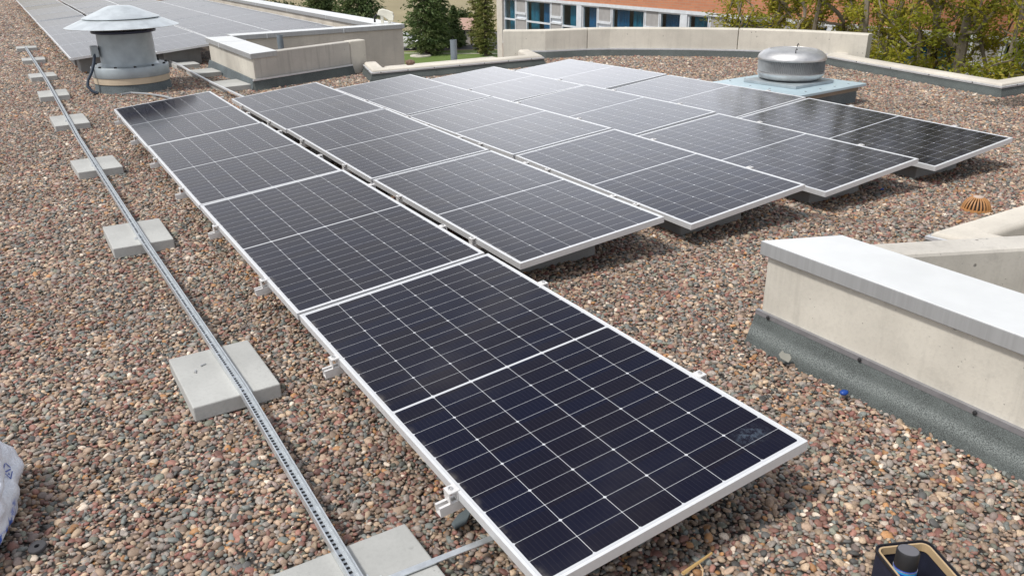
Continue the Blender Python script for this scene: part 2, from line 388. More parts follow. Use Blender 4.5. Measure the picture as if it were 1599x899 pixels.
# ------------------------------------------------------------------ parapets, curbs, walls
def screws(parent, pts, r=.009):
    me = MB().lathe([(r, 0), (r, .006), (r * .5, .009), (0, .009)], 8).mesh('screw'); me.materials.append(M['dark'])
    for p, rot in pts: inst('screw', me, parent, p, rot)

# left low parapet (far) with sheet metal coping
def capped_parapet(name, label, quad, zt, th, inset, zb, felt_side=True, seams=()):
    """quad: plan corners of the coping; wall inset below it."""
    t = empty(name, (quad[0][0], quad[0][1], zb), label, 'parapet')
    q = [(x - quad[0][0], y - quad[0][1]) for x, y in quad]; z = zt - zb
    cx = sum(p[0] for p in q) / 4; cyy = sum(p[1] for p in q) / 4
    def ins(d): return [(x + (d if x < cx else -d), y + (d if y < cyy else -d)) for x, y in q]
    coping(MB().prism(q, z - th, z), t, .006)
    MB().prism(ins(inset), 0, z - th + .01).build('wall', M['conc'], t, bevel=.012)
    for (xa, ya, xb, yb) in seams:
        MB().box(xa - quad[0][0], ya - quad[0][1], z - th - .004, xb - quad[0][0], yb - quad[0][1], z + .004).build('seam_strip', M['cap'], t)
    return t
# far left parapet beside the hooded vent
pf = capped_parapet('parapet_wall', 'low parapet with metal coping on its left side edging the far roof recess', [(2.11, 8.66), (2.56, 8.84), (2.56, 11.58), (2.11, 11.58)], .335, .08, .035, G - .02,
                    seams=[(2.107, 10.6, 2.563, 10.64)])
ft = [(0, G - .02), (-.07, G - .02), (-.045, G + .05), (-.02, G + .14), (0, G + .145)]
MB().sweep([(2.14, 11.6), (2.14, 8.69)], [(-d - 2.11 * 0, z) for d, z in ft]).build('felt_upstand', M['felt2'])
o = bpy.data.objects['felt_upstand']; o.parent = pf; o.matrix_parent_inverse = Matrix.Translation(-Vector(pf.location))
# nearer concrete wall joining it
cw = empty('concrete_wall', (2.15, 8.72, G), 'grey concrete wall slanting from the far left parapet to the low curb', 'wall')
def wl(pts): return [(x - 2.15, y - 8.72) for x, y in pts]
MB().prism(wl([(2.16, 8.70), (3.93, 9.40), (3.87, 9.56), (2.57, 9.04)]), -.02, .325 - G).build('wall', M['conc_grey'], cw, bevel=.012)
MB().prism(wl([(3.94, 9.41), (4.25, 9.50), (4.20, 9.68), (3.88, 9.57)]), -.02, .33 - G).build('end_block', M['conc'], cw, bevel=.02)
MB().sweep(wl([(2.09, 8.66), (3.93, 9.385)]), [(0, -.02), (.085, -.02), (.055, .05), (.02, .135), (0, .14)]).build('felt_upstand', M['felt'], cw)
MB().sweep(wl([(2.09, 8.66), (3.93, 9.385)]), [(.012, .135), (.03, .135), (.03, .16), (.012, .16)]).build('flashing_bar', M['flash'], cw)

# rear recess wall and the long wall behind it
bw = empty('recess_wall', (2.57, 11.58, GZ), 'cream wall with pale metal coping across the back of the far recess', 'wall')
bz_ = .335 - GZ
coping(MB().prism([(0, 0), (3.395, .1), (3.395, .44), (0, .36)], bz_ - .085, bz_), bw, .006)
MB().prism([(0, .035), (3.36, .135), (3.36, .40), (0, .33)], 0, bz_ - .08).build('wall', M['render'], bw)
for xx in (.62, 2.1): MB().box(xx, -.004 + xx * .028, bz_ - .09, xx + .012, .34, bz_ + .004).build('seam_strip', M['cap'], bw)
lw = empty('long_parapet_wall', (5.5, 12.05, GZ), 'long cream parapet with pale metal coping running away beside the far panels', 'parapet')
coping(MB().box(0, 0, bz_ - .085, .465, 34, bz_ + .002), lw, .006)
MB().box(.035, -.01, 0, .43, 34, bz_ - .08).build('wall', M['render'], lw)
for yy in (2.9, 5.8, 8.7, 11.6, 14.5): MB().box(-.003, yy, bz_ - .088, .468, yy + .014, bz_ + .005).build('seam_strip', M['cap'], lw)
# pipes
pp = MB().lathe([(.055, 0), (.055, .60), (.047, .60), (.047, .45)], 24).build('vent_pipe', plain('grey_plastic', (.19, .225, .255), .45), smooth=True)
pp.location = (3.31, 11.2, -.27); tag(pp, 'grey plastic vent pipe standing inside the far recess', 'pipe', 'grey vent pipes')
pp2 = MB().lathe([(.058, 0), (.058, 1.2), (.050, 1.2), (.050, 1.0)], 24).build('vent_pipe', bpy.data.materials['grey_plastic'], smooth=True)
pp2.location = (5.72, 9.15, -.945); tag(pp2, 'grey vent pipe rising behind the low curb against the lawn', 'pipe', 'grey vent pipes')
MB().lathe([(.16, 0), (.16, .03), (.075, .12), (.075, .16)], 24).build('pipe_collar', M['flash'], pp2, smooth=True)
BR = MB(); BR.box(5.55, 9.05, GZ, 5.95, 9.45, -.945); BR.build('chimney_stub', M['conc']); tag(bpy.data.objects['chimney_stub'], 'concrete stub below the grey vent pipe behind the curb', 'stub')

# rounded curbs: concrete, felt upstand, flashing bar
def curb(name, label, path, width, zt, inner_right=True, mat='curb', screw_n=0):
    s = 1 if inner_right else -1
    o = Vector((path[0][0], path[0][1], G)); t = empty(name, o, label, 'curb')
    P = [(x - o.x, y - o.y) for x, y in path]; h = zt - G; r = .045
    rp = [(0, -.02), (0, h - r)] + [(-r + r * math.cos(a), h - r + r * math.sin(a)) for a in np.linspace(0.3, math.pi / 2, 5)] + \
         [(-width + r - r * math.sin(a), h - r + r * math.cos(a)) for a in np.linspace(0, math.pi / 2, 5)] + [(-width, -.5), (0, -.5)]
    MB().sweep(P, [(s * d, z) for d, z in rp]).build('coping', M[mat], t, smooth=True, angle=50)
    fp = [(.004, -.02), (.07, -.02), (.055, .02), (.025, .07), (.012, h - .055), (.004, h - .05)]
    MB().sweep(P, [(s * d, z) for d, z in fp]).build('felt_upstand', M['felt'], t)
    MB().sweep(P, [(s * d, z) for d, z in [(.006, h - .062), (.022, h - .062), (.024, h - .04), (.006, h - .036)]]).build('flashing_bar', M['flash'], t)
    if screw_n:
        L_ = [0]
        for i in range(len(P) - 1): L_.append(L_[-1] + math.dist(P[i], P[i + 1]))
        pts = []
        for k in range(screw_n):
            d = (k + .5) / screw_n * L_[-1]
            for i in range(len(P) - 1):
                if L_[i] <= d <= L_[i + 1]:
                    f = (d - L_[i]) / (L_[i + 1] - L_[i]); q = Vector(P[i]).lerp(Vector(P[i + 1]), f); tt = (Vector(P[i + 1]) - Vector(P[i])).normalized(); nn = Vector((tt.y, -tt.x)) * s
                    qq = q + nn * .022; pts.append(((qq.x, qq.y, h - .045), Vector((nn.x, nn.y, 0)).to_track_quat('Z', 'Y').to_euler())); break
        screws(t, pts)
    return t
curb('roof_curb', 'rounded concrete curb with dark felt edging the roof in front of the lawn', [(4.16, 9.42), (3.9, 8.43), (7.04, 8.34), (7.32, 9.2)], .22, -.02, True, screw_n=11)
curb('roof_curb', 'rounded concrete curb with dark felt on the right side below the leafy trees', [(11.35, 5.62), (10.98, 5.55), (10.5, 3.5), (10.2, 2.12), (15.5, 2.05)], .24, -.02, True, screw_n=12)
curb('roof_curb', 'rounded concrete curb beyond the slanting wall at the lower right', [(15.5, -.92), (3.98, -.92), (4.16, -1.9)], .24, -.02, True)

# curved parapet wall
ARC = [(7.0, 9.62), (7.25, 9.38), (7.62, 9.13), (8.0, 9.02), (8.4, 8.9), (8.78, 8.70), (9.2, 8.35), (9.66, 7.95), (10.1, 7.5), (10.45, 7.1), (10.75, 6.68), (11.02, 6.2), (11.25, 5.65), (11.40, 5.1)]
aw = empty('curved_wall', (ARC[0][0], ARC[0][1], G), 'long curved concrete parapet wall beyond the panels below the brick building', 'wall')
AP = [(x - ARC[0][0], y - ARC[0][1]) for x, y in ARC]; h = .305 - G
for a, b in ((0, 4), (4, 9), (9, 14)):
    seg = AP[a:b + 1] if b < 14 else AP[a:]
    if a: # small open joint between the cast lengths
        d = (Vector(seg[1]) - Vector(seg[0])).normalized() * .012; seg = [tuple(Vector(seg[0]) + d)] + seg[1:]
    MB().sweep(seg, [(.0, -.6), (.0, h - .02), (-.02, h), (-.17, h), (-.19, h - .02), (-.19, -.6)]).build('wall', M['conc'], aw, bevel=.006)
MB().sweep(AP[1:-1], [(.004, -.02), (.07, -.02), (.05, .03), (.02, .11), (.004, .115)]).build('felt_upstand', M['felt'], aw)
MB().sweep(AP[1:-1], [(.006, .108), (.024, .108), (.024, .132), (.006, .134)]).build('flashing_bar', M['flash'], aw)

# near right parapet
rp = empty('parapet_wall', (2.058, -1.16, G - .02), 'broad parapet with wide pale metal coping at the lower right foreground', 'parapet')
zc = .36 - (G - .02)
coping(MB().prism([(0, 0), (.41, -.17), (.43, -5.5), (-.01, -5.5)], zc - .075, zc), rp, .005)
MB().prism([(.025, -.03), (.38, -.19), (.39, -5.5), (.015, -5.5)], 0, zc - .07).build('wall', M['conc'], rp, bevel=.015)
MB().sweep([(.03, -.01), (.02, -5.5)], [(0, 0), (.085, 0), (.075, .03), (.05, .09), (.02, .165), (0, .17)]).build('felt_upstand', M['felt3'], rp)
MB().sweep([(.03, -.01), (.02, -5.5)], [(.0, .165), (.022, .165), (.022, .19), (.0, .192)]).build('flashing_bar', M['flash2'], rp)
screws(rp, [((.004, -.1 - .55 * k, .177), (0, R(-90), 0)) for k in range(6)])
cw2 = empty('concrete_wall', (2.5, -1.33, G), 'pale concrete wall slanting away behind the foreground parapet', 'wall')
MB().prism([(0, 0), (2.1, -.95), (2.02, -1.13), (0, -.2)], -4, .30 - G).build('wall', M['conc_grey'], cw2, bevel=.02)

# ------------------------------------------------------------------ SOLAR PANELS
PW, PL = 1.134, 2.278
def cell_mat():
    t = NT('solar_cells'); v = t.coord(); sp_ = t.n('ShaderNodeSeparateXYZ'); t.set(sp_, 0, v); x, y = sp_.outputs[0], sp_.outputs[1]
    m = t.math
    cwid = (PW - .042) / 6; ch = (PL / 2 - .006 - .023) / 12
    u = m('DIVIDE', m('SUBTRACT', x, .021), cwid); fu = m('FRACT', u); du = m('MULTIPLY', m('MINIMUM', fu, m('SUBTRACT', 1., fu)), cwid)
    ya = m('ABSOLUTE', m('SUBTRACT', y, PL / 2)); w = m('DIVIDE', m('SUBTRACT', ya, .006), ch); fv = m('FRACT', w); dv = m('MULTIPLY', m('MINIMUM', fv, m('SUBTRACT', 1., fv)), ch)
    lu = m('SUBTRACT', 1., t.step(du, .0006, .0013)); lv = m('SUBTRACT', 1., t.step(dv, .0004, .0010))
    mid = m('LESS_THAN', ya, .0065)
    even = m('LESS_THAN', m('MULTIPLY', m('FRACT', m('MULTIPLY', m('ADD', w, .5), .5)), 2.), 1.)   # cut corners on every second row line
    dia = m('LESS_THAN', m('ADD', du, dv), m('ADD', .0034, m('MULTIPLY', even, .0042)))
    edge = m('MAXIMUM', m('MAXIMUM', m('LESS_THAN', x, .021), m('GREATER_THAN', x, PW - .021)), m('GREATER_THAN', ya, PL / 2 - .023))
    line = m('MAXIMUM', m('MAXIMUM', lu, lv), m('MAXIMUM', m('MAXIMUM', mid, dia), edge))
    fb = m('FRACT', m('MULTIPLY', u, 10.)); db = m('ABSOLUTE', m('SUBTRACT', fb, .5)); bus = m('MULTIPLY', m('SUBTRACT', 1., t.step(db, .010, .030)), .36)
    rnd = t.n('ShaderNodeObjectInfo').outputs['Random']
    cellid = t.n('ShaderNodeCombineXYZ'); t.set(cellid, 0, m('FLOOR', u)); t.set(cellid, 1, m('FLOOR', m('DIVIDE', y, ch))); t.set(cellid, 2, m('MULTIPLY', rnd, 40.))
    wnz = t.n('ShaderNodeTexWhiteNoise'); t.set(wnz, 0, cellid.outputs[0])
    cell = t.mix(wnz.outputs['Value'], (.0034, .0048, .0175), (.0058, .0052, .0125))
    c = t.mix(bus, cell, (.075, .070, .080)); c = t.mix(m('MULTIPLY', line, .88), c, (.62, .64, .67))
    # dust that settled along the low edge and thin smears
    off = t.n('ShaderNodeCombineXYZ'); t.set(off, 2, m('MULTIPLY', rnd, 31.)); vv = t.n('ShaderNodeVectorMath', operation='ADD'); t.set(vv, 0, v); t.set(vv, 1, off.outputs[0])
    dn = t.noise(vv.outputs[0], 9, 6, .65); dn2 = t.noise(vv.outputs[0], 1.7, 5, .6)
    low = m('MULTIPLY', m('SUBTRACT', 1., t.step(x, .012, .050)), t.step(dn, .45, .75))
    film = m('ADD', m('MULTIPLY', low, .30), m('MULTIPLY', t.step(dn2, .45, .8), .035))
    film = m('ADD', film, .003)
    c = t.mix(film, c, (.42, .385, .34))
    t.set(t.b, 'Coat Weight', 0.)
    t.fin(c, m('ADD', .11, m('MULTIPLY', film, .5)), 0., .5)
    t.set(t.b, 'Specular Tint', (1., .94, .90, 1)); t.b.inputs['IOR'].default_value = 1.31
    return t.m
lip = .011
fr = MB()
fr.box(0, 0, -.04, lip, PL, 0).box(PW - lip, 0, -.04, PW, PL, 0).box(lip, 0, -.04, PW - lip, lip, 0).box(lip, PL - lip, -.04, PW - lip, PL, 0)
fr.box(lip, lip, -.04, .03, PL - lip, -.038).box(PW - .03, lip, -.04, PW - lip, PL - lip, -.038)
frame_me = fr.mesh('frame'); frame_me.materials.append(M['alu'])
bmx = bmesh.new(); bmx.from_mesh(frame_me); bmx.free()
glass_me = MB().box(lip, lip, -.008, PW - lip, PL - lip, -.0015).mesh('glass'); glass_me.materials.append(cell_mat())
M['back'] = plain('white_backsheet', (.7, .7, .7), .6)
jb_me = MB().box(.5, PL / 2 - .03, -.024, .63, PL / 2 + .03, -.008).mesh('junction_box'); jb_me.materials.append(M['black'])

rail_mb = MB()
rail_mb.box(-.075, -.02, -.08, PW + .045, .02, -.076).box(-.075, -.02, -.076, PW + .045, -.0165, -.041).box(-.075, .0165, -.076, PW + .045, .02, -.041)
rail_mb.box(-.075, -.0165, -.0445, PW + .045, -.009, -.041).box(-.075, .009, -.0445, PW + .045, .0165, -.041)
rail_me = rail_mb.mesh('mounting_rail'); rail_me.materials.append(M['alu_raw'])
cl = MB().box(-.034, -.022, -.0405, -.030, .022, .004).box(-.030, -.022, -.001, -.001, .022, .004).box(-.0045, -.022, -.0405, -.0012, .022, -.001).box(-.001, -.022, .0004, .008, .022, .004)
clamp_me = cl.mesh('end_clamp'); clamp_me.materials.append(M['alu_raw'])
bolt_me = MB().lathe([(.0085, 0), (.0085, .007), (.0045, .007), (.0045, .003), (0, .003)], 12).mesh('bolt'); bolt_me.materials.append(M['steel'])

def make_panel(loc, rot, label, group):
    t = empty('solar_panel', loc, label, 'solar panel', group, rot)
    inst('frame', frame_me, t); inst('glass', glass_me, t); inst('junction_box', jb_me, t)
    return t
GAP = .045; ROWD = 1.3733; TILT = .0906
TY = [.008, .0081, -.0001, -.0017, -.0143]; TZ = [.0066, -.0046, -.0047, -.0032, .0059]
EX = {(0, 1): (.0047, .0029, .002), (0, 2): (-.0008, .0026, .0016), (0, 3): (-.0026, 0, .0053), (0, 4): (.0004, .0002, .0078), (1, 1): (-.0059, -.0088, .0016), (1, 2): (.0042, -.0077, .0096),
      (1, 3): (.0006, .0026, .0005), (2, 1): (-.0019, .0016, .011), (2, 2): (.0025, .0039, -.0059), (2, 3): (-.0018, -.0032, -.0036), (3, 1): (-.0021, .0005, .0084), (3, 2): (.0043, .0079, -.0043),
      (3, 3): (-.003, -.0063, -.0061), (4, 1): (.0003, .0006, .0173), (4, 2): (.0036, .0073, -.0086), (4, 3): (-.0025, -.0043, -.0137)}
ROWN = ['leftmost row', 'second row from the left', 'middle row', 'fourth row from the left', 'rightmost row']
def posname(k, n): return {1: 'nearest', n: 'farthest'}.get(k, {2: 'second nearest', 3: 'third nearest'}.get(k))
FIRSTP = {}
for (r, k), (dz, dt, dp) in EX.items():
    n = 4 if r == 0 else 3
    y0 = -PL + (k - 1) * (PL + GAP) + TY[r] + (PL + GAP if r else 0)
    tt = TILT + dt; z = TZ[r] + dz - PL / 2 * dp
    lab = f"{posname(k, n)} dark solar panel of the {ROWN[r]} in the near array"
    p = make_panel((r * ROWD, y0, z), (dp, -tt, 0), lab, 'solar panels of the near array'); FIRSTP[(r, k)] = p
    for i, yy in enumerate((PL / 2 - .575, PL / 2 + .59)):
        ro = bpy.data.objects.new('mounting_rail', rail_me); COL.objects.link(ro)
        ro.matrix_world = Matrix.Translation((r * ROWD, y0, z)) @ Matrix.Rotation(-tt, 4, 'Y') @ Matrix.Rotation(dp, 4, 'X') @ Matrix.Translation((0, yy, 0))
        tag(ro, f"aluminium rail under {'near' if i == 0 else 'far'} half of {posname(k, n)} panel, {ROWN[r]}", 'mounting rail', 'rails clamping the near array')
        c1 = inst('end_clamp', clamp_me, ro); inst('bolt', bolt_me, c1, (-.017, 0, .004))
        c2 = inst('end_clamp', clamp_me, ro, (PW, 0, 0), (0, 0, math.pi)); inst('bolt', bolt_me, c2, (-.017, 0, .004))
        # ballast block carrying the rail: sloping top
        x0, x1 = .15, .76; zf = lambda x: z + yy * dp + x * math.tan(tt) - .081
        yb0, yb1 = (yy - .31, yy + .29)
        mb = MB().add([(x0, yb0, G - .02), (x1, yb0, G - .02), (x1, yb1, G - .02), (x0, yb1, G - .02), (x0, yb0, zf(x0)), (x1, yb0, zf(x1)), (x1, yb1, zf(x1)), (x0, yb1, zf(x0))],
                      [(3, 2, 1, 0), (4, 5, 6, 7), (0, 1, 5, 4), (1, 2, 6, 5), (2, 3, 7, 6), (3, 0, 4, 7)])
        bo = mb.build('ballast_block', M['block'], bevel=.008); bo.location = (r * ROWD, y0, 0)
        tag(bo, f"concrete block under {'near' if i == 0 else 'far'} half of {posname(k, n)} panel, {ROWN[r]}", 'concrete block', 'ballast blocks under the panels')
def smear_mat():
    t = NT('dried_smear'); v = t.coord(); ln = t.n('ShaderNodeVectorMath', operation='LENGTH'); t.set(ln, 0, t.mapped(v, (11, 15, 1)))
    a_ = t.math('MULTIPLY', t.math('SUBTRACT', 1., t.step(ln.outputs['Value'], .25, 1.)), t.step(t.noise(v, 38, 5, .7), .42, .62))
    t.fin((.22, .30, .40), .7); tr = t.n('ShaderNodeBsdfTransparent'); mx = t.n('ShaderNodeMixShader'); t.set(mx, 0, t.math('MULTIPLY', a_, .20))
    t.t.links.new(tr.outputs[0], mx.inputs[1]); t.t.links.new(t.b.outputs[0], mx.inputs[2]); t.t.links.new(mx.outputs[0], t.out.inputs[0]); return t.m
so = MB().add([(-.1, -.08, 0), (.1, -.08, 0), (.1, .08, 0), (-.1, .08, 0)], [(0, 1, 2, 3)]).build('smear', smear_mat(), FIRSTP[(0, 1)]); so.location = (PW - .125, .15, -.0008)

# far array on the other part of the roof
fz, fx, fy = .09, -.016, 12.14
ORD = ['nearest', 'second', 'third', 'fourth', 'fifth', 'sixth', 'seventh', 'eighth', 'ninth', 'tenth', 'eleventh']
FROW = ['left edge row', 'second row from the left', 'third row from the left', 'row beside the long parapet']
for r, n in enumerate((10, 10, 9, 7)):
    for k in range(n):
        lab = f"{ORD[k]} panel from the near end, {FROW[r]}, far array"
        make_panel((fx + r * ROWD, fy + k * (PL + GAP), fz + rng.uniform(-.004, .004)), (rng.uniform(-.003, .003), -TILT + rng.uniform(-.004, .004), 0), lab, 'solar panels of the far array')
    for k, (ya, yb) in enumerate(((.25, .85), (1.4, 2.0))):
        mb = MB().add([(.15, ya, G - .02), (.8, ya, G - .02), (.8, yb, G - .02), (.15, yb, G - .02), (.15, ya, fz - .03), (.8, ya, fz + .03), (.8, yb, fz + .03), (.15, yb, fz - .03)],
                      [(3, 2, 1, 0), (4, 5, 6, 7), (0, 1, 5, 4), (1, 2, 6, 5), (2, 3, 7, 6), (3, 0, 4, 7)])
        bo = mb.build('ballast_block', M['block'], bevel=.008); bo.location = (fx + r * ROWD, fy, 0)
        tag(bo, f"{'first' if k == 0 else 'second'} ballast block from near end under far array, {FROW[r]}", 'concrete block', 'ballast blocks under the far array')

# ------------------------------------------------------------------ cable channel and pavers
CH = [(-.425, -2.25), (-.408, -.4), (-.452, 2.0), (-.49, 6.0), (-.475, 11.0), (-.51, 16.95)]
zc0 = -.119; ch = empty('cable_channel', (CH[0][0], CH[0][1], zc0), 'long galvanised perforated steel channel lying across the row of pavers', 'cable channel')
CP = [(x - CH[0][0], y - CH[0][1]) for x, y in CH]
prof = [(-.0205, 0), (.0205, 0), (.0205, .034), (.0155, .034), (.0155, .032), (.0183, .032), (.0183, .002), (-.0183, .002), (-.0183, .032), (-.0155, .032), (-.0155, .034), (-.0205, .034)]
MB().sweep(CP, [(d, z + .0005) for d, z in prof]).build('channel', M['galv'], ch)
sl = MB()
for i in range(len(CP) - 1):
    a, b = Vector(CP[i]), Vector(CP[i + 1]); L_ = (b - a).length; tdir = (b - a) / L_; nn = Vector((tdir.y, -tdir.x)); d = .02
    while d < L_:
        p = a + tdir * d; q = [p + tdir * .0055 + nn * .007, p + tdir * .0055 - nn * .007, p - tdir * .0055 - nn * .007, p - tdir * .0055 + nn * .007]
        sl.add([(v.x, v.y, .0032) for v in q], [(0, 1, 2, 3)]); d += .0235 if (int(d / .0235) % 6) else .04
so = sl.build('slots', M['dark'], ch); so['kind'] = 'stuff'
def paver(cx, cyy, w, l, rz, label, group='pavers under the cable channel', th=.075, zt=-.12):
    o = MB().box(-w / 2, -l / 2, -th, w / 2, l / 2, 0).build('paving_slab', M['paver'], bevel=.006); o.location = (cx, cyy, zt); o.rotation_euler = (random.uniform(-.008, .008), random.uniform(-.008, .008), rz)
    return tag(o, label, 'paving slab', group)
PV = [(-.462, -1.83, .60, .40, R(.5)), (-.44, -.127, .395, .56, R(.3)), (-.455, 2.345, .395, .565, 0), (-.46, 4.79, .385, .56, R(2)), (-.468, 7.40, .375, .68, R(1)), (-.478, 9.76, .38, .60, 0), (-.483, 11.98, .385, .55, R(2)), (-.48, 14.54, .39, .48, R(-1)), (-.485, 16.97, .38, .46, 0)]
PLAB = ['wide grey paver nearest the camera under the galvanised channel', 'second nearest grey paver under the channel, with small screws lying on it', 'third grey paver from the camera under the channel', 'fourth grey paver from the camera under the channel',
        'fifth grey paver from the camera under the channel', 'sixth grey paver from the camera, level with the hooded vent', 'seventh grey paver from the camera, small in the distance', 'eighth grey paver, next to last along the channel', 'last grey paver at the far end of the channel']
for (x, y, w, l, rz), lb in zip(PV, PLAB): paver(x, y, w, l, rz, lb)
for (x, y, w, l), lb in zip([(1.78, 12.1, .40, .62), (1.84, 10.78, .43, .55), (1.87, 9.15, .43, .72)], ['farthest pale slab beside the far parapet under the thin conduit', 'middle pale slab beside the far parapet under the thin conduit', 'nearest pale slab beside the far parapet under the thin conduit']):
    paver(x, y, w, l, R(3), lb, 'slabs under the thin conduit')
cd = MB().sweep([(1.62, 13.2), (1.60, 12.4), (1.63, 11.5), (1.62, 10.6), (1.63, 9.3), (1.65, 8.7), (1.69, 7.5)], [(-.016, -.119), (.016, -.119), (.016, -.094), (-.016, -.094)]).build('conduit', metal('pale_conduit', (.8, .82, .84), .4, .5, .05), bevel=.003)
tag(cd, 'thin pale steel conduit running over the slabs beside the far parapet', 'conduit')
cb = MB().tube([(.36, 9.3, -.165), (.5, 9.36, -.16), (.68, 9.12, -.16), (.84, 8.8, -.165), (.92, 8.5, -.17), (.95, 8.2, -.17)], .014, 8).build('grey_cable', plain('grey_cable_sheath', (.33, .35, .37), .5), smooth=True)
tag(cb, 'grey cable lying on the gravel in front of the hooded vent', 'cable')
# flat strap at the bottom
st = empty('steel_strap', (-.38, -1.86, -.119), 'flat galvanised strap from the nearest paver to the front panel', 'strap')
MB().sweep([(0, 0), (.55, -.015)], [(-.0125, .004), (.0125, .004), (.0125, .008), (-.0125, .008)]).build('bar', M['galv'], st)
MB().box(-.01, -.03, 0, .04, .03, .0035).box(-.01, -.03, .0035, -.006, .03, .03).build('bracket', M['galv'], st)
for i, (x, y) in enumerate([(-.515, -.02), (-.555, -.075)]):
    o = MB().tube([(0, 0, 0), (.022, .008, 0)], .0035, 8).build('screw', M['steel']); o.location = (x, y, -.1155); o.rotation_euler = (0, 0, i * .9)
    MB().lathe([(.0065, 0), (.0065, .004), (0, .005)], 8).build('head', M['steel'], o).rotation_euler = (0, R(-90), 0)
    tag(o, ['loose steel screw lying on the second paver, nearer the channel', 'loose steel screw lying on the second paver, farther from the channel'][i], 'screw')
for i, (x, y) in enumerate([(-.44, 2.2), (-.455, 4.7), (-.47, 7.3)]):
    o = MB().box(-.055, -.02, 0, -.02, .02, .004).box(-.024, -.02, .004, -.0206, .02, .035).build('channel_clip', M['galv']); o.location = (x, y, -.1195)
    MB().lathe([(.009, 0), (.009, .008), (0, .009)], 8, (-.04, 0, .004)).build('bolt', M['steel'], o)
    tag(o, f"small steel clip holding the channel on the {['third', 'fourth', 'fifth'][i]} paver", 'clip', 'clips along the channel')

# ------------------------------------------------------------------ hooded vent
V1 = Vector((.635, 10.0, G)); v1 = empty('roof_vent', V1, 'hooded roof vent with wide pale conical cap on a grey drum', 'roof vent')
MB().lathe([(0.5546, -0.02), (0.5364, 0.03), (0.5218, 0.115), (0.5109, 0.12), (0.4817, 0.12)], 64).build('felt_base', M['felt2'], v1, smooth=True)
MB().lathe([(0.53, 0.12), (0.5338, 0.122), (0.5338, 0.21), (0.5033, 0.215), (0.4576, 0.215)], 64).build('cream_band', plain('cream_paint', (.55, .46, .34), .7), v1, smooth=True)
M['drum'] = plain('grey_painted_metal', (.34, .385, .41), .45, .25, .18, 5)
MB().lathe([(0.5033, 0.21), (0.5414, 0.212), (0.5453, 0.22), (0.5453, 0.35), (0.5376, 0.36), (0.4194, 0.362), (0.3813, 0.36)], 64).build('collar', M['drum'], v1, smooth=True)
MB().lathe([(0.4168, 0.36), (0.4012, 0.37), (0.3895, 0.4), (0.3856, 0.83), (0.3739, 0.83)], 64).build('drum', M['drum'], v1, smooth=True)
MB().lathe([(0.3621, 0.825), (0.4408, 0.826), (0.4487, 0.835), (0.4487, 0.855), (0.4251, 0.862), (0.2362, 0.865), (0.0, 0.865)], 64).build('flange', plain('dark_blue_rim', (.012, .018, .05), .4), v1, smooth=True)
hoodm = metal('pale_hood_metal', (.78, .84, .87), .34, .5, .20, 5)
MB().lathe([(0.679, 0.94), (0.7846, 0.91), (0.7883, 0.916), (0.5884, 1.0), (0.5281, 1.022), (0.4526, 1.02)], 64).build('hood_skirt', hoodm, v1, smooth=True, angle=35)
MB().lathe([(0.4526, 1.03), (0.5319, 1.032), (0.5356, 1.04), (0.4526, 1.072), (0.3168, 1.128), (0.2112, 1.175), (0.1509, 1.195), (0.0754, 1.2), (0.0, 1.2)], 64).build('hood_cap', hoodm, v1, smooth=True, angle=35)
studs = MB().tube([(0, 0, 0), (0, 0, .12)], .008, 6).mesh('stud'); studs.materials.append(M['dark'])
for k in range(10):
    a = 2 * math.pi * (k + .3) / 10; inst('stud', studs, v1, (.44 * math.cos(a), .44 * math.sin(a), .84))
cm_ = MB().lathe([(.02, 0), (.02, .02), (0, .024)], 10).mesh('collar_bolt'); cm_.materials.append(M['dark'])
for k in range(12):
    a = 2 * math.pi * k / 12; inst('collar_bolt', cm_, v1, (.515 * math.cos(a), .515 * math.sin(a), .36))
MB().tube([(-.40, -.05, .62), (-.46, -.10, .55), (-.50, -.14, .42), (-.56, -.18, .30), (-.63, -.22, .20), (-.65, -.25, .12), (-.61, -.3, .05), (-.54, -.34, .02)], .022, 10).build('cable', plain('blue_black_cable', (.02, .035, .06), .45), v1, smooth=True)
MB().box(-.50, -.12, .50, -.40, .02, .66).build('terminal_box', M['drum'], v1, bevel=.01)

# ------------------------------------------------------------------ turbine vent
V2 = Vector((7.66, 3.50, G)); v2 = empty('roof_vent', V2, 'round shiny metal roof vent on a pale blue square plate', 'roof vent', None, (0, 0, R(5)))
MB().box(-.62, -.62, -.02, .62, .62, .185).build('plinth', M['felt2'], v2, bevel=.02)
MB().box(-.625, -.625, .15, .625, .625, .205).build('plinth_band', plain('brown_band', (.27, .22, .17), .8), v2)
platem = plain('pale_blue_paint', (.46, .58, .64), .4, .15, .05, 4)
MB().box(-.69, -.69, .21, .69, .69, .245).build('plate', platem, v2, bevel=.006)
MB().prism([(-.40, -.40), (.40, -.40), (.40, .40), (-.40, .40)], .2455, .285).build('square_flange', M['drum'], v2, bevel=.006)
bodym = M['steel']; W2 = Vector((.05, .02))
MB().lathe([(0.276, .285), (0.3128, .287), (.3864, .315), (.4158, .355), (.4232, .378), (.4232, .383), (.4048, .383)], 72, (.05, .02, 0)).build('bowl', bodym, v2, smooth=True, angle=50)
MB().lathe([(.391, .37), (.391, .55)], 72, (.05, .02, 0)).build('inner_drum', metal('grille_backing', (.34, .35, .36), .45, .7, .1), v2, smooth=True)
sl2 = MB()
for k in range(110):
    a = 2 * math.pi * k / 110; ca, sa = math.cos(a), math.sin(a); b = a + .02; cb_, sb = math.cos(b), math.sin(b)
    sl2.add([(.05 + .416 * ca, .02 + .416 * sa, .40), (.05 + .401 * cb_, .02 + .401 * sb, .40), (.05 + .401 * math.cos(b + .02), .02 + .401 * math.sin(b + .02), .542), (.05 + .416 * math.cos(a + .02), .02 + .416 * math.sin(a + .02), .542)], [(0, 1, 2, 3)])
sl2.build('louvre_band', bodym, v2, fix=False)
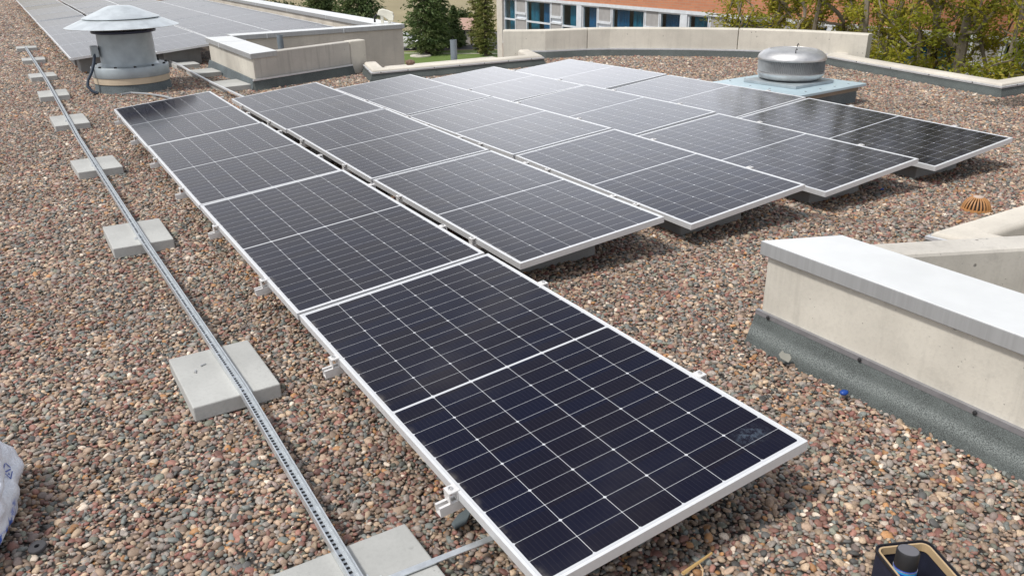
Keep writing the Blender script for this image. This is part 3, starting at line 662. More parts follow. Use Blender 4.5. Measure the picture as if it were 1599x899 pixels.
MB().lathe([(.4048, .54), (.425, .54), (.4287, .552), (.4269, .565), (.414, .595), (.368, .635), (.3128, .658), (.2852, .663), (.2806, .658), (.184, .667), (0, .67)], 72, (.05, .02, 0)).build('dome', bodym, v2, smooth=True, angle=40)
for (x, y) in ((-.2, -.2), (.28, .12)): MB().tube([(x, y, .64), (x, y, .685), (x + .015, y, .70), (x + .03, y, .685)], .006, 6).build('lifting_hook', M['dark'], v2, smooth=True)
bm_ = MB().lathe([(.014, 0), (.014, .008), (0, .01)], 8).mesh('plate_bolt'); bm_.materials.append(M['drum'])
for k in range(4):
    for s in (-.58, .58):
        inst('plate_bolt', bm_, v2, (-.45 + .3 * k, s, .245)); 
        if k in (1, 2): inst('plate_bolt', bm_, v2, (s, -.45 + .3 * k, .245))

# ------------------------------------------------------------------ leaf guard drain
dr = empty('roof_drain', (5.2, -.53, G), 'ochre ribbed plastic dome drain guard on the gravel', 'drain guard')
och = plain('ochre_plastic', (.40, .20, .075), .5, 0, .15, 20)
rbm = MB(); nr = 22
for k in range(nr):
    a = 2 * math.pi * k / nr; path = []
    for th in np.linspace(0, math.pi / 2 * .86, 7):
        rr_ = .098 * math.cos(th); zz = .105 * math.sin(th); path.append((rr_ * math.cos(a), rr_ * math.sin(a), zz))
    rbm.tube(path, [.0075, .0075, .007, .0065, .006, .005, .004], 6)
rbm.build('ribs', och, dr, smooth=True)
MB().lathe([(.09, -.01), (.108, -.01), (.108, .008), (.09, .012)], 32).build('rim', och, dr, smooth=True)
MB().lathe([(.04, .094), (.036, .104), (.02, .109), (0, .11)], 24).build('top_cap', plain('faded_cap', (.50, .40, .33), .6), dr, smooth=True)
MB().lathe([(.088, -.01), (.075, .04), (.04, .08), (0, .09)], 24).build('inner_core', M['dark'], dr, smooth=True)

# ------------------------------------------------------------------ foreground odds and ends
def blob(name, mat, rad, seed, sub=3, amp=.2, fr=2.):
    bm = bmesh.new(); bmesh.ops.create_icosphere(bm, subdivisions=sub, radius=1)
    for v in bm.verts:
        n = 1 + amp * noise.noise(v.co * fr + Vector((seed, 0, 0))) + amp * .5 * noise.noise(v.co * fr * 2.7 + Vector((seed, 4, 0)))
        v.co = Vector((v.co.x * rad[0] * n, v.co.y * rad[1] * n, v.co.z * rad[2] * n))
    me = bpy.data.meshes.new(name); bm.to_mesh(me); bm.free(); me.shade_smooth(); me.materials.append(mat)
    return link(name, me)
def bag_mat():
    t = NT('white_plastic_bag'); v = t.coord(); sp_ = t.n('ShaderNodeSeparateXYZ'); t.set(sp_, 0, v)
    base = t.mix(t.noise(v, 9, 4), (.60, .64, .74), (.76, .79, .84))
    band = t.math('MULTIPLY', t.step(sp_.outputs[2], -.115, -.10), t.math('SUBTRACT', 1., t.step(sp_.outputs[2], -.05, -.035)))
    nz = t.step(t.noise(v, 26, 3), .40, .6)
    low = t.math('MULTIPLY', t.step(sp_.outputs[1], -.33, -.05), 0.)
    front = t.math('SUBTRACT', 1., t.step(sp_.outputs[1], -.12, -.05))
    c = t.mix(t.math('MULTIPLY', t.math('MULTIPLY', band, nz), front), base, (.03, .11, .50))
    t.bump(t.noise(v, 14, 5, .6), .8, .02)
    t.fin(c, .4); return t.m
bg = blob('plastic_bag', bag_mat(), (.30, .41, .21), 4.2, 5, .15, 2.0); bg.location = (-1.62, -.68, -.05)
tag(bg, 'crumpled white plastic bag with blue print at the left edge', 'bag')
lg = MB(); lg.prism([(0, 0), (.004, 0), (.004, .06), (0, .06)], 0, .001).prism([(.0, .0), (.045, 0), (.045, .004), (0, .004)], 0, .001).prism([(.041, 0), (.045, 0), (.045, .06), (.041, .06)], 0, .001).prism([(0, .056), (.045, .056), (.045, .06), (0, .06)], 0, .001)
lg.prism([(.010, .012), (.016, .012), (.036, .05), (.030, .05)], 0, .001).prism([(.026, .012), (.034, .012), (.034, .02), (.028, .026)], 0, .001)
lgo = lg.build('printed_mark', plain('blue_ink', (.08, .13, .42), .5), bg)
lgo.location = (.268, -.02, .045); lgo.rotation_euler = (R(10), R(66), R(0))
ws = MB().lathe([(.009, 0), (.028, 0), (.030, .004), (.030, .012), (.028, .015), (.009, .015), (.009, 0)], 32).build('rubber_washer', plain('grey_rubber', (.05, .05, .056), .7), smooth=True, angle=30)
ws.location = (-1.29, -.985, G + .006); ws.rotation_euler = (R(4), R(-5), 0); tag(ws, 'dark grey rubber washer ring lying on the gravel near the white bag', 'washer')
sk = MB().add([(0, 0, 0), (.15, .02, .004), (.15, .028, .006), (0, .014, 0), (0, .004, .006), (.15, .022, .009), (.15, .026, .009), (0, .011, .006)], [(3, 2, 1, 0), (4, 5, 6, 7), (0, 1, 5, 4), (1, 2, 6, 5), (2, 3, 7, 6), (3, 0, 4, 7)]).build('wood_splinter', plain('pale_wood', (.50, .33, .13), .7))
sk.location = (.535, -2.305, G + .012); tag(sk, 'flat pale wooden splinter lying on the gravel beside the front panel', 'splinter')
sk2 = MB().tube([(.58, -2.345, G + .012), (.60, -2.325, G + .02), (.615, -2.295, G + .012)], .0025, 6).build('straw', plain('pale_straw', (.55, .38, .22), .7)); tag(sk2, 'thin curved straw beside the wooden splinter', 'straw')
sh = MB().prism([(-.05, -.02), (.0, -.028), (.04, -.005), (.045, .02), (.0, .022), (-.045, .006)], 0, .012).build('slate_piece', plain('dark_slate', (.10, .125, .135), .6), bevel=.003); sh.location = (.045, -1.66, G + .014); sh.rotation_euler = (.1, -.12, .2)
tag(sh, 'flat dark slate shard on the gravel below the front panel edge', 'slate shard')
bp_ = blob('bottle_cap', plain('blue_plastic', (.01, .06, .30), .4), (.024, .017, .013), 1.3, 2, .1); bp_.location = (1.955, -1.83, G + .026); tag(bp_, 'small blue plastic bit against the felt of the right parapet', 'plastic bit', 'blue plastic bits')
bp2 = blob('blue_scrap', bpy.data.materials['blue_plastic'], (.022, .012, .008), 2.3, 2, .15); bp2.location = (5.06, .20, G + .012); tag(bp2, 'small blue scrap in the shade under the fourth row of panels', 'plastic bit', 'blue plastic bits')
cp_ = MB().prism([(-.022, -.03), (.004, -.036), (.02, -.02), (.016, .004), (.024, .02), (.0, .03), (-.016, .012)], 0, .012).build('stone_chip', plain('pale_chip', (.25, .25, .22), .8), bevel=.002); cp_.location = (1.965, -1.47, G + .05); cp_.rotation_euler = (R(10), R(-58), .2)
tag(cp_, 'pale stone chip leaning on the felt of the right parapet', 'stone chip')

# tool tote with spray can
TB = Vector((1.06, -2.81, G - .012)); tb = empty('tool_tote', TB, 'dark blue open tool tote with tan rim at the bottom right', 'tool bag', None, (0, 0, R(-24)))
def rrect(w, l, r, n=5):
    out = []
    for cx_, cy_, a0 in ((w / 2 - r, l / 2 - r, 0), (-w / 2 + r, l / 2 - r, 90), (-w / 2 + r, -l / 2 + r, 180), (w / 2 - r, -l / 2 + r, 270)):
        for k in range(n): a = R(a0 + 90 * k / (n - 1)); out.append((cx_ + r * math.cos(a), cy_ + r * math.sin(a)))
    return out
def shell(w, l, r, t_, z0, z1, bottom=True):
    o_ = rrect(w, l, r); i_ = rrect(w - 2 * t_, l - 2 * t_, max(.004, r - t_)); n = len(o_); mb = MB()
    vs = [(x, y, z0) for x, y in o_] + [(x, y, z1) for x, y in o_] + [(x, y, z1) for x, y in i_] + [(x, y, z0 + .006) for x, y in i_]; fs = []
    for k in range(n):
        j = (k + 1) % n; fs += [(k, j, n + j, n + k), (n + k, n + j, 2 * n + j, 2 * n + k), (2 * n + k, 2 * n + j, 3 * n + j, 3 * n + k)]
    if bottom: fs += [tuple(range(n))[::-1], tuple(range(3 * n, 4 * n))]
    return mb.add(vs, fs)
navy = plain('navy_fabric', (.012, .015, .035), .75, 0, .2, 40, .3)
shell(.19, .30, .03, .008, 0, .150).build('body', navy, tb)
shell(.178, .288, .026, .006, .118, .152, False).build('lining_strip', plain('tan_tape', (.48, .35, .20), .8), tb)
shell(.197, .307, .033, .005, .146, .156, False).build('rim_piping', M['black'], tb)
CN = Vector((1.025, -2.757, G + .016)); cn = empty('spray_can', CN, 'blue spray can with black cap standing in the tool tote', 'spray can', None, (R(-3), R(4), R(0)))
MB().lathe([(.032, 0), (.035, .004), (.035, .128), (.033, .134), (.029, .138)], 40).build('can_body', plain('deep_blue_print', (.012, .05, .34), .3), cn, smooth=True)
MB().lathe([(.0353, .120), (.0353, .128)], 40).build('light_blue_band', plain('cyan_print', (.03, .30, .62), .3), cn, smooth=True)
MB().lathe([(.0356, .127), (.0356, .1295)], 40).build('silver_ring', M['steel'], cn, smooth=True)
MB().lathe([(.033, .130), (.034, .134), (.034, .186), (.032, .190), (.0, .190)], 40).build('cap', plain('black_cap', (.018, .018, .02), .5), cn, smooth=True)
MB().lathe([(.030, .1902), (.0, .1906)], 40).build('cap_top', plain('dusty_cap_top', (.13, .13, .145), .7), cn, smooth=True)
lb_ = MB()
for k in range(6):
    a0 = R(232) + k * .1; a1 = a0 + .09
    lb_.add([(.0358 * math.cos(a0), .0358 * math.sin(a0), .108), (.0358 * math.cos(a1), .0358 * math.sin(a1), .108), (.0358 * math.cos(a1), .0358 * math.sin(a1), .118), (.0358 * math.cos(a0), .0358 * math.sin(a0), .118)], [(0, 1, 2, 3)])
lb_.build('label_patch', plain('white_label', (.6, .62, .66), .4), cn)

# floodlight on the far coping, lump by the wall
fl = empty('floodlight', (5.74, 12.08, .337), 'cream floodlight housing fixed on the corner of the far coping', 'floodlight', None, (0, 0, R(-28)))
cream = plain('cream_plastic', (.72, .70, .60), .45)
MB().sweep([(0, -.06), (0, .08)], [(-.16, .16), (-.13, .25), (-.06, .275), (.06, .24), (.15, .20), (.17, .13), (.15, .04), (.06, .06), (-.05, .14)]).build('housing', cream, fl, bevel=.012)
MB().box(-.10, -.03, 0, -.04, .03, .16).box(.04, -.03, 0, .10, .03, .07).build('bracket', cream, fl, bevel=.005)
MB().tube([(-.16, 0, .17), (-.22, 0, .12), (-.22, 0, .02)], .02, 8).build('cable', M['dark'], fl, smooth=True)
lu = blob('rag', plain('brown_black_rag', (.20, .13, .10), .9, 0, .45, 14), (.075, .05, .045), 8.8, 3, .6, 2.9); lu.location = (4.72, 8.80, -.01); tag(lu, 'small crumpled brown and black lump behind the curb by the recess', 'rag')
ledge = MB().box(4.35, 8.66, -.20, 6.4, 9.0, -.06).build('ledge', M['curb']); tag(ledge, 'low pale ledge behind the curb facing the lawn', 'ledge')

# ------------------------------------------------------------------ brick building
def brick_mat():
    t = NT('orange_brick'); v = t.coord(); sp_ = t.n('ShaderNodeSeparateXYZ'); t.set(sp_, 0, v); cmb = t.n('ShaderNodeCombineXYZ'); t.set(cmb, 0, t.math('ADD', sp_.outputs[1], sp_.outputs[0])); t.set(cmb, 1, sp_.outputs[2])
    b = t.n('ShaderNodeTexBrick'); t.set(b, 0, cmb.outputs[0]); b.inputs['Color1'].default_value = (.55, .235, .125, 1); b.inputs['Color2'].default_value = (.46, .185, .10, 1); b.inputs['Mortar'].default_value = (.42, .27, .19, 1)
    b.inputs['Scale'].default_value = 1; b.inputs['Brick Width'].default_value = .25; b.inputs['Row Height'].default_value = .075; b.inputs['Mortar Size'].default_value = .010
    f = t.noise(v, .9, 5); c = t.mix(t.math('MULTIPLY', f, .4), b.outputs[0], (.54, .21, .11)); return t.fin(c, .85)
BX, BY0, BY1 = 16.95, 26.62, -4.0
bb = empty('brick_building', (BX, BY0, GZ), 'orange brick building with a ribbon of blue curtained windows', 'building')
def bpart(n, m_, x0, y0, z0, x1, y1, z1, parent=bb, bevel=0): return MB().box(x0 - BX, y0 - BY0, z0 - GZ, x1 - BX, y1 - BY0, z1 - GZ).build(n, m_, parent, bevel=bevel)
brick = brick_mat(); white = plain('white_window_paint', (.66, .70, .74), .5); stone = plain('grey_infill', (.36, .355, .35), .8)
ZT, ZB = -.25, -1.92
bpart('brick_wall', brick, BX, BY1, ZT + .10, BX + 9, BY0 - .42, 2.35)
bpart('brick_wall', brick, BX, BY1, GZ, BX + 9, BY0 - .42, ZB - .08)
bpart('corner_pier', plain('pale_render', (.60, .57, .51), .8), BX - .06, BY0 - .42, GZ, BX + 9, BY0, 2.5)
bpart('lintel', white, BX - .03, BY1, ZT, BX + .2, BY0 - .42, ZT + .098)
bpart('roof', plain('roof_edge', (.45, .44, .42), .8), BX - .1, BY1, 2.352, BX + 9, BY0 - .42, 2.55)
bpart('sill', white, BX - .05, BY1, ZB - .078, BX + .2, BY0 - .42, ZB - .002)
bpart('interior', plain('dim_room', (.05, .055, .06), .9), BX + 1.2, BY1, ZB, BX + 1.3, BY0 - .42, ZT + .09)
bpart('side_reveal', plain('grey_reveal', (.2, .21, .23), .7), BX + .02, BY0 - .47, ZB, BX + .25, BY0 - .423, ZT)
def glass_mat():
    t = NT('window_glass'); tr = t.n('ShaderNodeBsdfTransparent'); tr.inputs[0].default_value = (.90, .96, .97, 1); gl = t.n('ShaderNodeBsdfGlossy'); gl.inputs['Roughness'].default_value = .02
    lw_ = t.n('ShaderNodeLayerWeight'); f_ = t.math('ADD', .04, t.math('MULTIPLY', t.math('POWER', lw_.outputs['Facing'], 4.), .5)); mx = t.n('ShaderNodeMixShader'); t.set(mx, 0, f_)
    t.t.links.new(tr.outputs[0], mx.inputs[1]); t.t.links.new(gl.outputs[0], mx.inputs[2]); t.t.links.new(mx.outputs[0], t.out.inputs[0]); return t.m
glassm = glass_mat()
cur = [plain('teal_curtain', (.012, .20, .31), .8, 0, .2, 3), plain('blue_curtain', (.012, .14, .30), .8, 0, .2, 3)]
def window(y1, y0, k, transom=True):
    w = MB(); f = .045
    def bx(ya, yb, za, zb, d0=.02, d1=.10): w.box(d0, ya - BY0, za - GZ, d1, yb - BY0, zb - GZ)
    bx(y0, y0 + f, ZB, ZT); bx(y1 - f, y1, ZB, ZT); bx(y0 + f, y1 - f, ZT - f, ZT); bx(y0 + f, y1 - f, ZB, ZB + f)
    if transom: bx(y0 + f, y1 - f, -1.06, -1.0)
    wo = w.build('window', white, bb)
    MB().box(.055, y0 + f - BY0, ZB + f - GZ, .06, y1 - f - BY0, ZT - f - GZ).build('pane', glassm, wo)
    rg = random.Random(k * 7 + 1); w_ = y1 - y0; segs = [(y0 + .02, y0 + w_ * rg.uniform(.42, .56)), (y0 + w_ * rg.uniform(.60, .66), y1 - .02)] if w_ > 1.2 else [(y0 + .02 + w_ * rg.uniform(0, .2), y0 + w_ * rg.uniform(.8, .97))]
    for s_i, (a, b) in enumerate(segs):
        n = max(8, int((b - a) / .02)); vs = []; fs = []
        for i in range(n + 1):
            yy = a + (b - a) * i / n; xx = .28 + .045 * math.sin(yy * 48 + k) + .025 * math.sin(yy * 21 + k * 2)
            vs += [(xx, yy - BY0, ZB - GZ + .01), (xx, yy - BY0, ZT - GZ - .01)]
        for i in range(n): fs.append((2 * i, 2 * i + 2, 2 * i + 3, 2 * i + 1))
        MB().add(vs, fs).build('curtain', cur[(k + s_i) % 2], wo, smooth=True, fix=False)
    return wo
def infill(y1, y0):
    w = MB().box(.03, y0 - BY0, ZB - GZ, .12, y1 - BY0, -1.0 - GZ).box(.03, y0 - BY0, -.72 - GZ, .10, y1 - BY0, ZT - GZ)
    o = w.build('infill_panel', stone, bb)
    MB().box(.0, y0 - BY0, -1.0 - GZ, .11, y1 - BY0, -.94 - GZ).box(.0, y0 - BY0, -.80 - GZ, .11, y1 - BY0, -.72 - GZ).box(.02, y0 - BY0, -.72 - GZ, .12, y0 + .05 - BY0, ZT - GZ).box(.02, y1 - .05 - BY0, -.72 - GZ, .12, y1 - BY0, ZT - GZ).box(.07, y0 - BY0, -.94 - GZ, .13, y1 - BY0, -.8 - GZ).build('louvre_bars', white, o)
k = 0; yb = 26.16
while yb > BY1 + 5:
    window(yb, yb - .88, k); infill(yb - .90, yb - 1.66); window(yb - 1.68, yb - 3.38, k + 1); infill(yb - 3.40, yb - 4.10); window(yb - 4.12, yb - 5.08, k + 2, k < 3)
    bpart('pillar', white, BX - .02, yb - 5.39, ZB, BX + .14, yb - 5.09, ZT)
    k += 3; yb -= 5.4
for yy in (18.45, 18.1):
    o = MB().lathe([(.13, 0), (.13, .004), (0, .004)], 24).build('paper_disc', plain('pale_paper', (.45, .52, .55), .8), bb); o.location = (.14, yy - BY0, -.95 - GZ); o.rotation_euler = (0, R(-90), 0)

# ------------------------------------------------------------------ trees
def fast_mesh(name, V, F, mat, smooth=False):
    me = bpy.data.meshes.new(name); nv, nf = len(V), len(F); k = F.shape[1]
    me.vertices.add(nv); me.vertices.foreach_set('co', V.astype(np.float32).ravel())
    me.loops.add(nf * k); me.loops.foreach_set('vertex_index', F.astype(np.int32).ravel())
    me.polygons.add(nf); me.polygons.foreach_set('loop_start', np.arange(0, nf * k, k, dtype=np.int32)); me.polygons.foreach_set('loop_total', np.full(nf, k, np.int32))
    me.update(calc_edges=True); me.materials.append(mat); return me
def leaf_mat(name, stops, rough=.5, trans=.35):
    t = NT(name); at = t.n('ShaderNodeAttribute'); at.attribute_name = 'tone'; c = t.ramp(at.outputs['Fac'], stops)
    t.fin(c, rough, 0, .3); tl = t.n('ShaderNodeBsdfTranslucent'); t.set(tl, 0, c); mx = t.n('ShaderNodeMixShader'); mx.inputs[0].default_value = trans
    t.t.links.new(t.b.outputs[0], mx.inputs[1]); t.t.links.new(tl.outputs[0], mx.inputs[2]); t.t.links.new(mx.outputs[0], t.out.inputs[0]); return t.m
def leaves(name, C, size, mat, parent, rs, aspect=.45, tone=None, D=None):
    n = len(C); d = rs.normal(size=(n, 3)) if D is None else D + rs.normal(size=(n, 3)) * .45
    d /= np.linalg.norm(d, axis=1)[:, None]
    b = np.cross(d, rs.normal(size=(n, 3))); b /= np.linalg.norm(b, axis=1)[:, None] + 1e-9
    s = size * rs.uniform(.6, 1.4, n)[:, None]
    V = np.stack([C - d * s * .5, C + b * s * aspect * .5, C + d * s * .5, C - b * s * aspect * .5], 1).reshape(-1, 3)
    F = np.arange(4 * n).reshape(n, 4); me = fast_mesh(name, V, F, mat)
    tn = (rs.uniform(0, 1, n) if tone is None else np.clip(tone + rs.normal(0, .13, n), 0, 1))
    a = me.attributes.new('tone', 'FLOAT', 'POINT'); a.data.foreach_set('value', np.repeat(tn, 4).astype(np.float32))
    o = bpy.data.objects.new(name, me); COL.objects.link(o); o.parent = parent; return o
bark = plain('grey_brown_bark', (.20, .17, .13), .9, 0, .3, 3, .6)
bark2 = plain('dark_bark', (.065, .05, .038), .9, 0, .3, 3)
spring = leaf_mat('spring_leaves', [(0, (.19, .23, .03)), (.45, (.32, .335, .036)), (.8, (.44, .40, .05)), (1, (.52, .43, .09))], .5, .5)
darkfir = leaf_mat('fir_needles', [(0, (.045, .08, .03)), (.5, (.11, .16, .058)), (1, (.21, .24, .10))], .6, .35)
olive = leaf_mat('cypress_foliage', [(0, (.10, .13, .035)), (.5, (.18, .20, .055)), (1, (.27, .24, .09))], .6, .35)
bushm = leaf_mat('shrub_leaves', [(0, (.02, .04, .012)), (.5, (.05, .08, .02)), (1, (.10, .13, .03))], .6, .25)

def grown_tree(base, env, seed, label, n_leaf, n_tip=420, r0=.11, stems=3, name='leafy_tree', group='spring trees beside the brick building', size=.072):
    """Twig tips fill an ellipsoid (cx, cy, cz, rx, ry, rz); each grows from the nearest branch built so far."""
    rs = np.random.default_rng(seed); t = empty(name, base, label, 'tree', group); B = np.array(base)
    e = np.array(env[:3]) - B; rad = np.array(env[3:])
    nodes = [np.zeros(3)]; par = [-1]
    def grow(i, tgt, k, jit):
        p0 = nodes[i]; L_ = np.linalg.norm(tgt - p0); off = rs.normal(0, jit * L_, 3); off[2] = abs(off[2]) * .6
        for j in range(1, k + 1):
            f = j / k; nodes.append(p0 + (tgt - p0) * f + off * math.sin(math.pi * f)); par.append(i); i = len(nodes) - 1
        return i
    fork = grow(0, np.array([rs.normal(0, .15), rs.normal(0, .15), max(1.2, (e[2] - rad[2]) * .72)]), 6, .03)
    for j in range(stems):
        a = 6.283 * (j + rs.uniform(0, .5)) / stems
        grow(fork, e + rad * np.array([.42 * math.cos(a), .42 * math.sin(a), rs.uniform(.15, .75)]), 12, .07)
    u = rs.normal(size=(n_tip, 3)); u /= np.linalg.norm(u, axis=1)[:, None]; u *= rs.uniform(0, 1, n_tip)[:, None] ** .42
    tips = e + u * rad * (1 + .16 * rs.normal(size=(n_tip, 1))); tips = tips[np.argsort(np.linalg.norm((tips - nodes[fork]) / rad, axis=1))]
    tw = []
    for tp in tips:
        P = np.array(nodes); d = P - tp; c = np.linalg.norm(d, axis=1) + np.maximum(0, d[:, 2] + .1) * 1.5 + (np.arange(len(P)) < fork - 1) * 9
        i = int(np.argmin(c)); k = max(3, min(7, int(c[i] / .22))); a = len(nodes); grow(i, tp, k, .10); tw.append((i, a, len(nodes)))
    P = np.array(nodes); w = np.ones(len(P))
    for i in range(len(P) - 1, 0, -1): w[par[i]] += w[i]
    rr_ = np.clip(r0 * (w / w[0]) ** .42, .006, r0)
    kids = {}
    for i in range(1, len(P)): kids.setdefault(par[i], []).append(i)
    tr = MB(); starts = [(0, None)]
    while starts:
        i, p = starts.pop(); path = ([p] if p is not None else []) + [i]
        while i in kids:
            ks = sorted(kids[i], key=lambda q: -w[q]); starts += [(q, i) for q in ks[1:]]; i = ks[0]; path.append(i)
        if len(path) > 1:
            rads = [float(min(rr_[q], rr_[path[1]])) for q in path]; tr.tube([P[q] for q in path], rads, 7 if rads[0] > .03 else 4, cap=False)
    tr.build('trunk', bark, t, smooth=True, fix=False)
    per = n_leaf / len(tw); C = []; T = []; D = []
    for i0, a, b in tw:
        Q = np.vstack([P[i0][None], P[a:b]]); k = rs.poisson(per * rs.uniform(.3, 1.7))
        if not k: continue
        uu = (len(Q) - 1.001) * rs.uniform(.15, 1, k); ii = uu.astype(int); f = (uu - ii)[:, None]
        C.append(Q[ii] * (1 - f) + Q[ii + 1] * f + rs.normal(0, .075, (k, 3)) - np.array([0, 0, .03])); T.append(np.full(k, rs.uniform(.1, .9))); D.append(np.tile((Q[-1] - Q[0]) / (np.linalg.norm(Q[-1] - Q[0]) + 1e-6) + np.array([0, 0, -.5]), (k, 1)))
    leaves('crown', np.concatenate(C), size, spring, t, rs, .42, np.concatenate(T), np.concatenate(D))
    return t
grown_tree((13.7, 8.3, GZ), (13.5, 8.7, .5, 1.9, 2.0, 3.6), 5, 'spring tree with a thin crown hanging over the curved wall', 30000, 520, .12, 3)
grown_tree((13.5, 6.3, GZ), (13.5, 6.3, .9, 1.7, 2.0, 4.6), 21, 'spring tree with dark fanning trunks behind the curved wall end', 27000, 480, .14, 4)
grown_tree((13.2, 4.3, GZ), (13.2, 4.4, 1.0, 1.5, 1.8, 4.8), 33, 'dense spring tree behind the middle of the right curb', 28000, 480, .13, 4)
grown_tree((14.2, 2.4, GZ), (14.2, 2.4, 0.2, 1.9, 2.2, 4.0), 47, 'spring tree at the right edge of the view', 24000, 440, .14, 3)

def shrub(base, rad, h, seed, label, n=9000, mat=bushm, size=.10, name='shrub', group=None, flowers=0):
    rs = np.random.default_rng(seed); t = empty(name, base, label, 'shrub', group); st_ = MB()
    for k in range(9):
        a = k * 2.4; st_.tube([(0, 0, 0), (math.cos(a) * rad * .25, math.sin(a) * rad * .25, h * .4), (math.cos(a) * rad * .6, math.sin(a) * rad * .6, h * .8)], [.05, .035, .012], 5, cap=False)
    st_.build('stems', bark, t, fix=False)
    nc = 60; cc = rs.normal(size=(nc, 3)); cc /= np.linalg.norm(cc, axis=1)[:, None]; cc *= rs.uniform(.35, 1, nc)[:, None] ** .5
    cc = cc * np.array([rad, rad, h / 2]) + np.array([0, 0, h / 2]); idx = rs.integers(0, nc, n)
    C = cc[idx] + rs.normal(0, 1, (n, 3)) * np.array([rad, rad, h / 2]) * .16
    leaves('foliage', C, size, mat, t, rs, .5, rs.uniform(.15, .85, nc)[idx])
    if flowers:
        idx = rs.integers(0, nc, flowers); C = cc[idx] * np.array([1.03, 1.03, 1.0]) + rs.normal(0, 1, (flowers, 3)) * np.array([rad, rad, h / 2]) * .14
        leaves('blossom', C, .085, leaf_mat('white_blossom', [(0, (.6, .6, .58)), (1, (.8, .8, .78))]), t, rs, .8)
    return t
grown_tree((12.5, 5.35, GZ), (12.5, 5.2, -1.3, .85, 1.2, 1.7), 61, 'yellow green bushy crown just behind the right end of the curved wall', 15000, 240, .07, 5, 'tall_shrub', 'tall shrubs under the spring trees')
grown_tree((12.5, 3.5, GZ), (12.5, 3.4, -1.4, .8, 1.2, 1.6), 62, 'olive green bushy crown low behind the far corner of the right curb', 12000, 220, .07, 5, 'tall_shrub', 'tall shrubs under the spring trees')
shrub((14.6, 3.55, GZ), .9, 8.0, 71, 'shrub with white blossom showing between the trees at the far right', 5000, bushm, .08, 'flowering_shrub', None, 2600)

def conifer(base, h, rad, seed, label, n=9000, mat=darkfir, name='fir_tree', size=.34, skirt=.02, group='conifers beyond the lawn', power=.9):
    rs = np.random.default_rng(seed); t = empty(name, base, label, 'tree', group); tr = MB(); tr.tube([(0, 0, 0), (.05, 0, h * .5), (0, 0, h * .98)], [h * .022, h * .014, .02], 8)
    C = []; D = []; T = []; nb = 150
    for k in range(nb):
        f = skirt + (1 - skirt) * (k / nb) ** .92; z = f * h; r = rad * (1 - f) ** power * min(1, .30 + f * 4.2) * rs.uniform(.72, 1.12) + .12; a = k * 2.39996 + rs.normal(0, .2)
        droop = -.22 * r + .12 * r * f; m = max(4, int(n / nb * (.35 + 1.3 * (1 - f)))); u = rs.uniform(.12, 1, m) ** .75
        p = np.c_[u * r * math.cos(a), u * r * math.sin(a), z + droop * u ** 1.5 + .1 * u]; wd = .13 * r * (.4 + u)[:, None]
        p = p + rs.normal(0, 1, (m, 3)) * wd * np.array([1, 1, .45]); C.append(p); D.append(np.tile([math.cos(a), math.sin(a), -.25], (m, 1))); T.append(np.full(m, rs.uniform(.15, .8)) + .22 * (u - .5))
        if k % 2 == 0: tr.tube([(0, 0, z), (r * .8 * math.cos(a), r * .8 * math.sin(a), z + droop * .7)], [.03, .01], 4, cap=False)
    tr.build('trunk', bark2, t, fix=False); leaves('crown', np.concatenate(C), size, mat, t, rs, .38, np.concatenate(T), np.concatenate(D)); return t
conifer((36.1, 73.2, GZ), 12.5, 2.6, 101, 'dark green fir with a wide skirt standing alone on the lawn', 12000)
conifer((38.4, 75.4, GZ), 11.0, 1.7, 102, 'narrower fir just right of the wide fir on the lawn', 8000)
conifer((41.2, 77.0, GZ), 4.2, 1.5, 107, 'low dark fir in front of the distant stone hut', 3500)
conifer((40.3, 68.6, GZ), 9.5, 1.15, 103, 'short olive cypress next to the pale building corner', 8000, olive, 'cypress_tree', .24, power=.5)
conifer((40.95, 71.0, GZ), 13.0, 1.1, 104, 'tall olive cypress left of the building corner', 8000, olive, 'cypress_tree', .26, power=.5)
conifer((36.2, 91.5, GZ), 8.6, 3.3, 105, 'broad dark conifer behind the floodlight at the far end', 10000, darkfir, 'pine_tree', .40, power=.55)
conifer((33.0, 95.0, GZ), 7.6, 3.2, 108, 'broad dark conifer farthest left behind the long coping', 9000, darkfir, 'pine_tree', .40, power=.55)
shrub((26.5, 96, GZ), 4.2, 4.6, 111, 'bright green bush beyond the long coping', 9000, bushm, .30)
shrub((45.5, 84.5, GZ), 2.4, 3.2, 112, 'grey green bush beside the distant stone hut', 5000, bushm, .26)

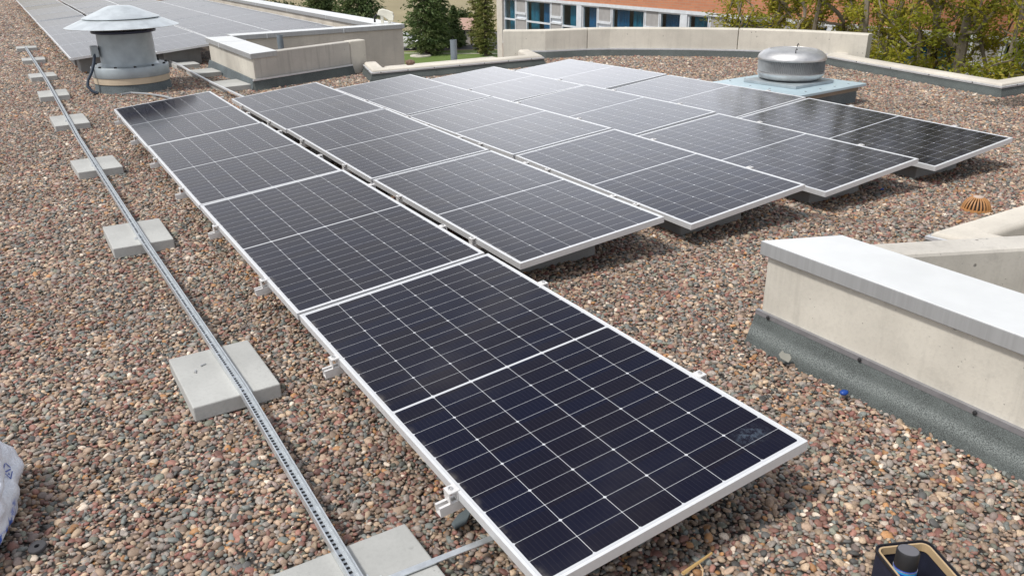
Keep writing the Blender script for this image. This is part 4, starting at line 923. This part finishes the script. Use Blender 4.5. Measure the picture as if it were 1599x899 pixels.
# ------------------------------------------------------------------ vehicles, hut, slab beyond the lawn
def car(loc, rz, body_col, label, van=False):
    t = empty('parked_car', loc, label, 'car', 'cars parked beyond the lawn', (0, 0, rz)); paint = plain('car_paint', body_col, .3, 0, .03)
    hgt = 1.75 if van else 1.45
    side = [(-2.1, .35), (-2.12, .8), (-2.0, .95), (-1.5, 1.0) if not van else (-2.0, 1.2), (-1.15, hgt - .05) if not van else (-1.9, hgt - .06), (-.9, hgt), (.55, hgt), (.8, hgt - .05), (1.35, 1.0), (2.0, .88), (2.12, .7), (2.12, .35)]
    mb = MB(); n = len(side); mb.add([(x, -.85 + (.1 if z > 1.05 else 0), z) for x, z in side] + [(x, .85 - (.1 if z > 1.05 else 0), z) for x, z in side], [tuple(range(n)), tuple(range(n, 2 * n))[::-1]] + [(i, (i + 1) % n, n + (i + 1) % n, n + i) for i in range(n)])
    mb.build('body', paint, t, bevel=.05)
    gl = plain('car_glass', (.02, .025, .03), .1)
    for s in (-1, 1):
        MB().add([(-1.35, s * .80, 1.03), (1.05, s * .80, 1.03), (.68, s * .762, hgt - .1), (-1.05, s * .762, hgt - .1)], [(0, 1, 2, 3)]).build('side_window', gl, t)
        for x in (-1.3, 1.35):
            w = MB().lathe([(.2, -.1), (.33, -.1), (.33, .1), (.2, .1)], 20).build('wheel', M['black'], t, smooth=True, angle=30); w.location = (x, s * .80, .33); w.rotation_euler = (R(90), 0, 0)
            MB().lathe([(.2, -.105), (.2, .105), (0, .105)], 16).build('rim', M['steel'], w)
    MB().add([(1.37, -.66, 1.02), (1.37, .66, 1.02), (.86, .6, hgt - .1), (.86, -.6, hgt - .1)], [(0, 1, 2, 3)]).build('windscreen', gl, t)
    for s in (-1, 1): MB().box(2.08, s * .62 - .15, .66, 2.135, s * .62 + .15, .80).build('headlight', plain('lamp_glass', (.7, .72, .75), .2), t)
    return t
car((35.6, 78.9, GZ + .01), R(-35), (.72, .73, .75), 'white off-road vehicle parked beside the recess wall end', True)
car((39.6, 79.0, GZ + .01), R(-38), (.62, .63, .65), 'silver car parked behind the lone firs')
car((43.8, 83.5, GZ + .01), R(-30), (.74, .75, .76), 'white car parked near the distant stone hut')
hu = empty('stone_hut', (43.6, 79.5, GZ), 'small pale hut with a pinkish tiled roof beyond the lawn', 'hut', None, (0, 0, R(-32)))
MB().box(-1.6, -1.3, 0, 1.6, 1.3, 1.7).build('wall', plain('pale_stone', (.46, .42, .38), .85), hu)
MB().add([(-1.9, -1.6, 1.65), (1.9, -1.6, 1.65), (1.9, 1.6, 1.65), (-1.9, 1.6, 1.65), (-1.2, 0, 2.75), (1.2, 0, 2.75)], [(0, 1, 5, 4), (1, 2, 5), (2, 3, 4, 5), (3, 0, 4), (3, 2, 1, 0)]).build('roof', plain('pink_tiles', (.42, .28, .23), .85, 0, .25, 6), hu)
MB().box(-.45, -1.325, 0, .35, -1.303, 1.5).build('door', M['dark'], hu); MB().box(.9, -1.33, .0, 1.1, -1.303, 1.6).build('post', M['dark'], hu)
dc = MB().lathe([(0.0, 0), (1.05, 0), (1.05, .10), (1.0, .12), (0, .12)], 40).build('concrete_disc', M['curb'], smooth=True, angle=30); dc.location = (34.95, 72.45, GZ); tag(dc, 'round pale concrete disc lying on the lawn before the fir', 'concrete disc')
lr = empty('lower_roof', (4.9, 13.2, -2.2), 'flat brown lower roof with a pale curved edge below the curb', 'roof')
MB().lathe([(0, 0), (1.5, 0), (1.5, .12), (0, .12)], 48, (4.6, 3.2, -.2)).build('slab', plain('brown_roofing', (.28, .20, .16), .9), lr, smooth=True, angle=30)
MB().lathe([(1.5, -.3), (1.6, -.3), (1.6, .18), (1.5, .18), (1.5, -.3)], 48, (4.6, 3.2, -.2)).build('rim', M['curb'], lr, smooth=True, angle=30)
MB().lathe([(0, -5.99), (1.4, -5.99), (1.4, -.01), (0, -.01)], 32, (4.6, 3.2, -.2)).build('drum_wall', M['conc'], lr, smooth=True, angle=30)

# ------------------------------------------------------------------ every other top-level object is a thing
for o in COL.objects:
    if o.parent is None and o.type in ('MESH', 'EMPTY') and 'kind' not in o: o['kind'] = 'thing'
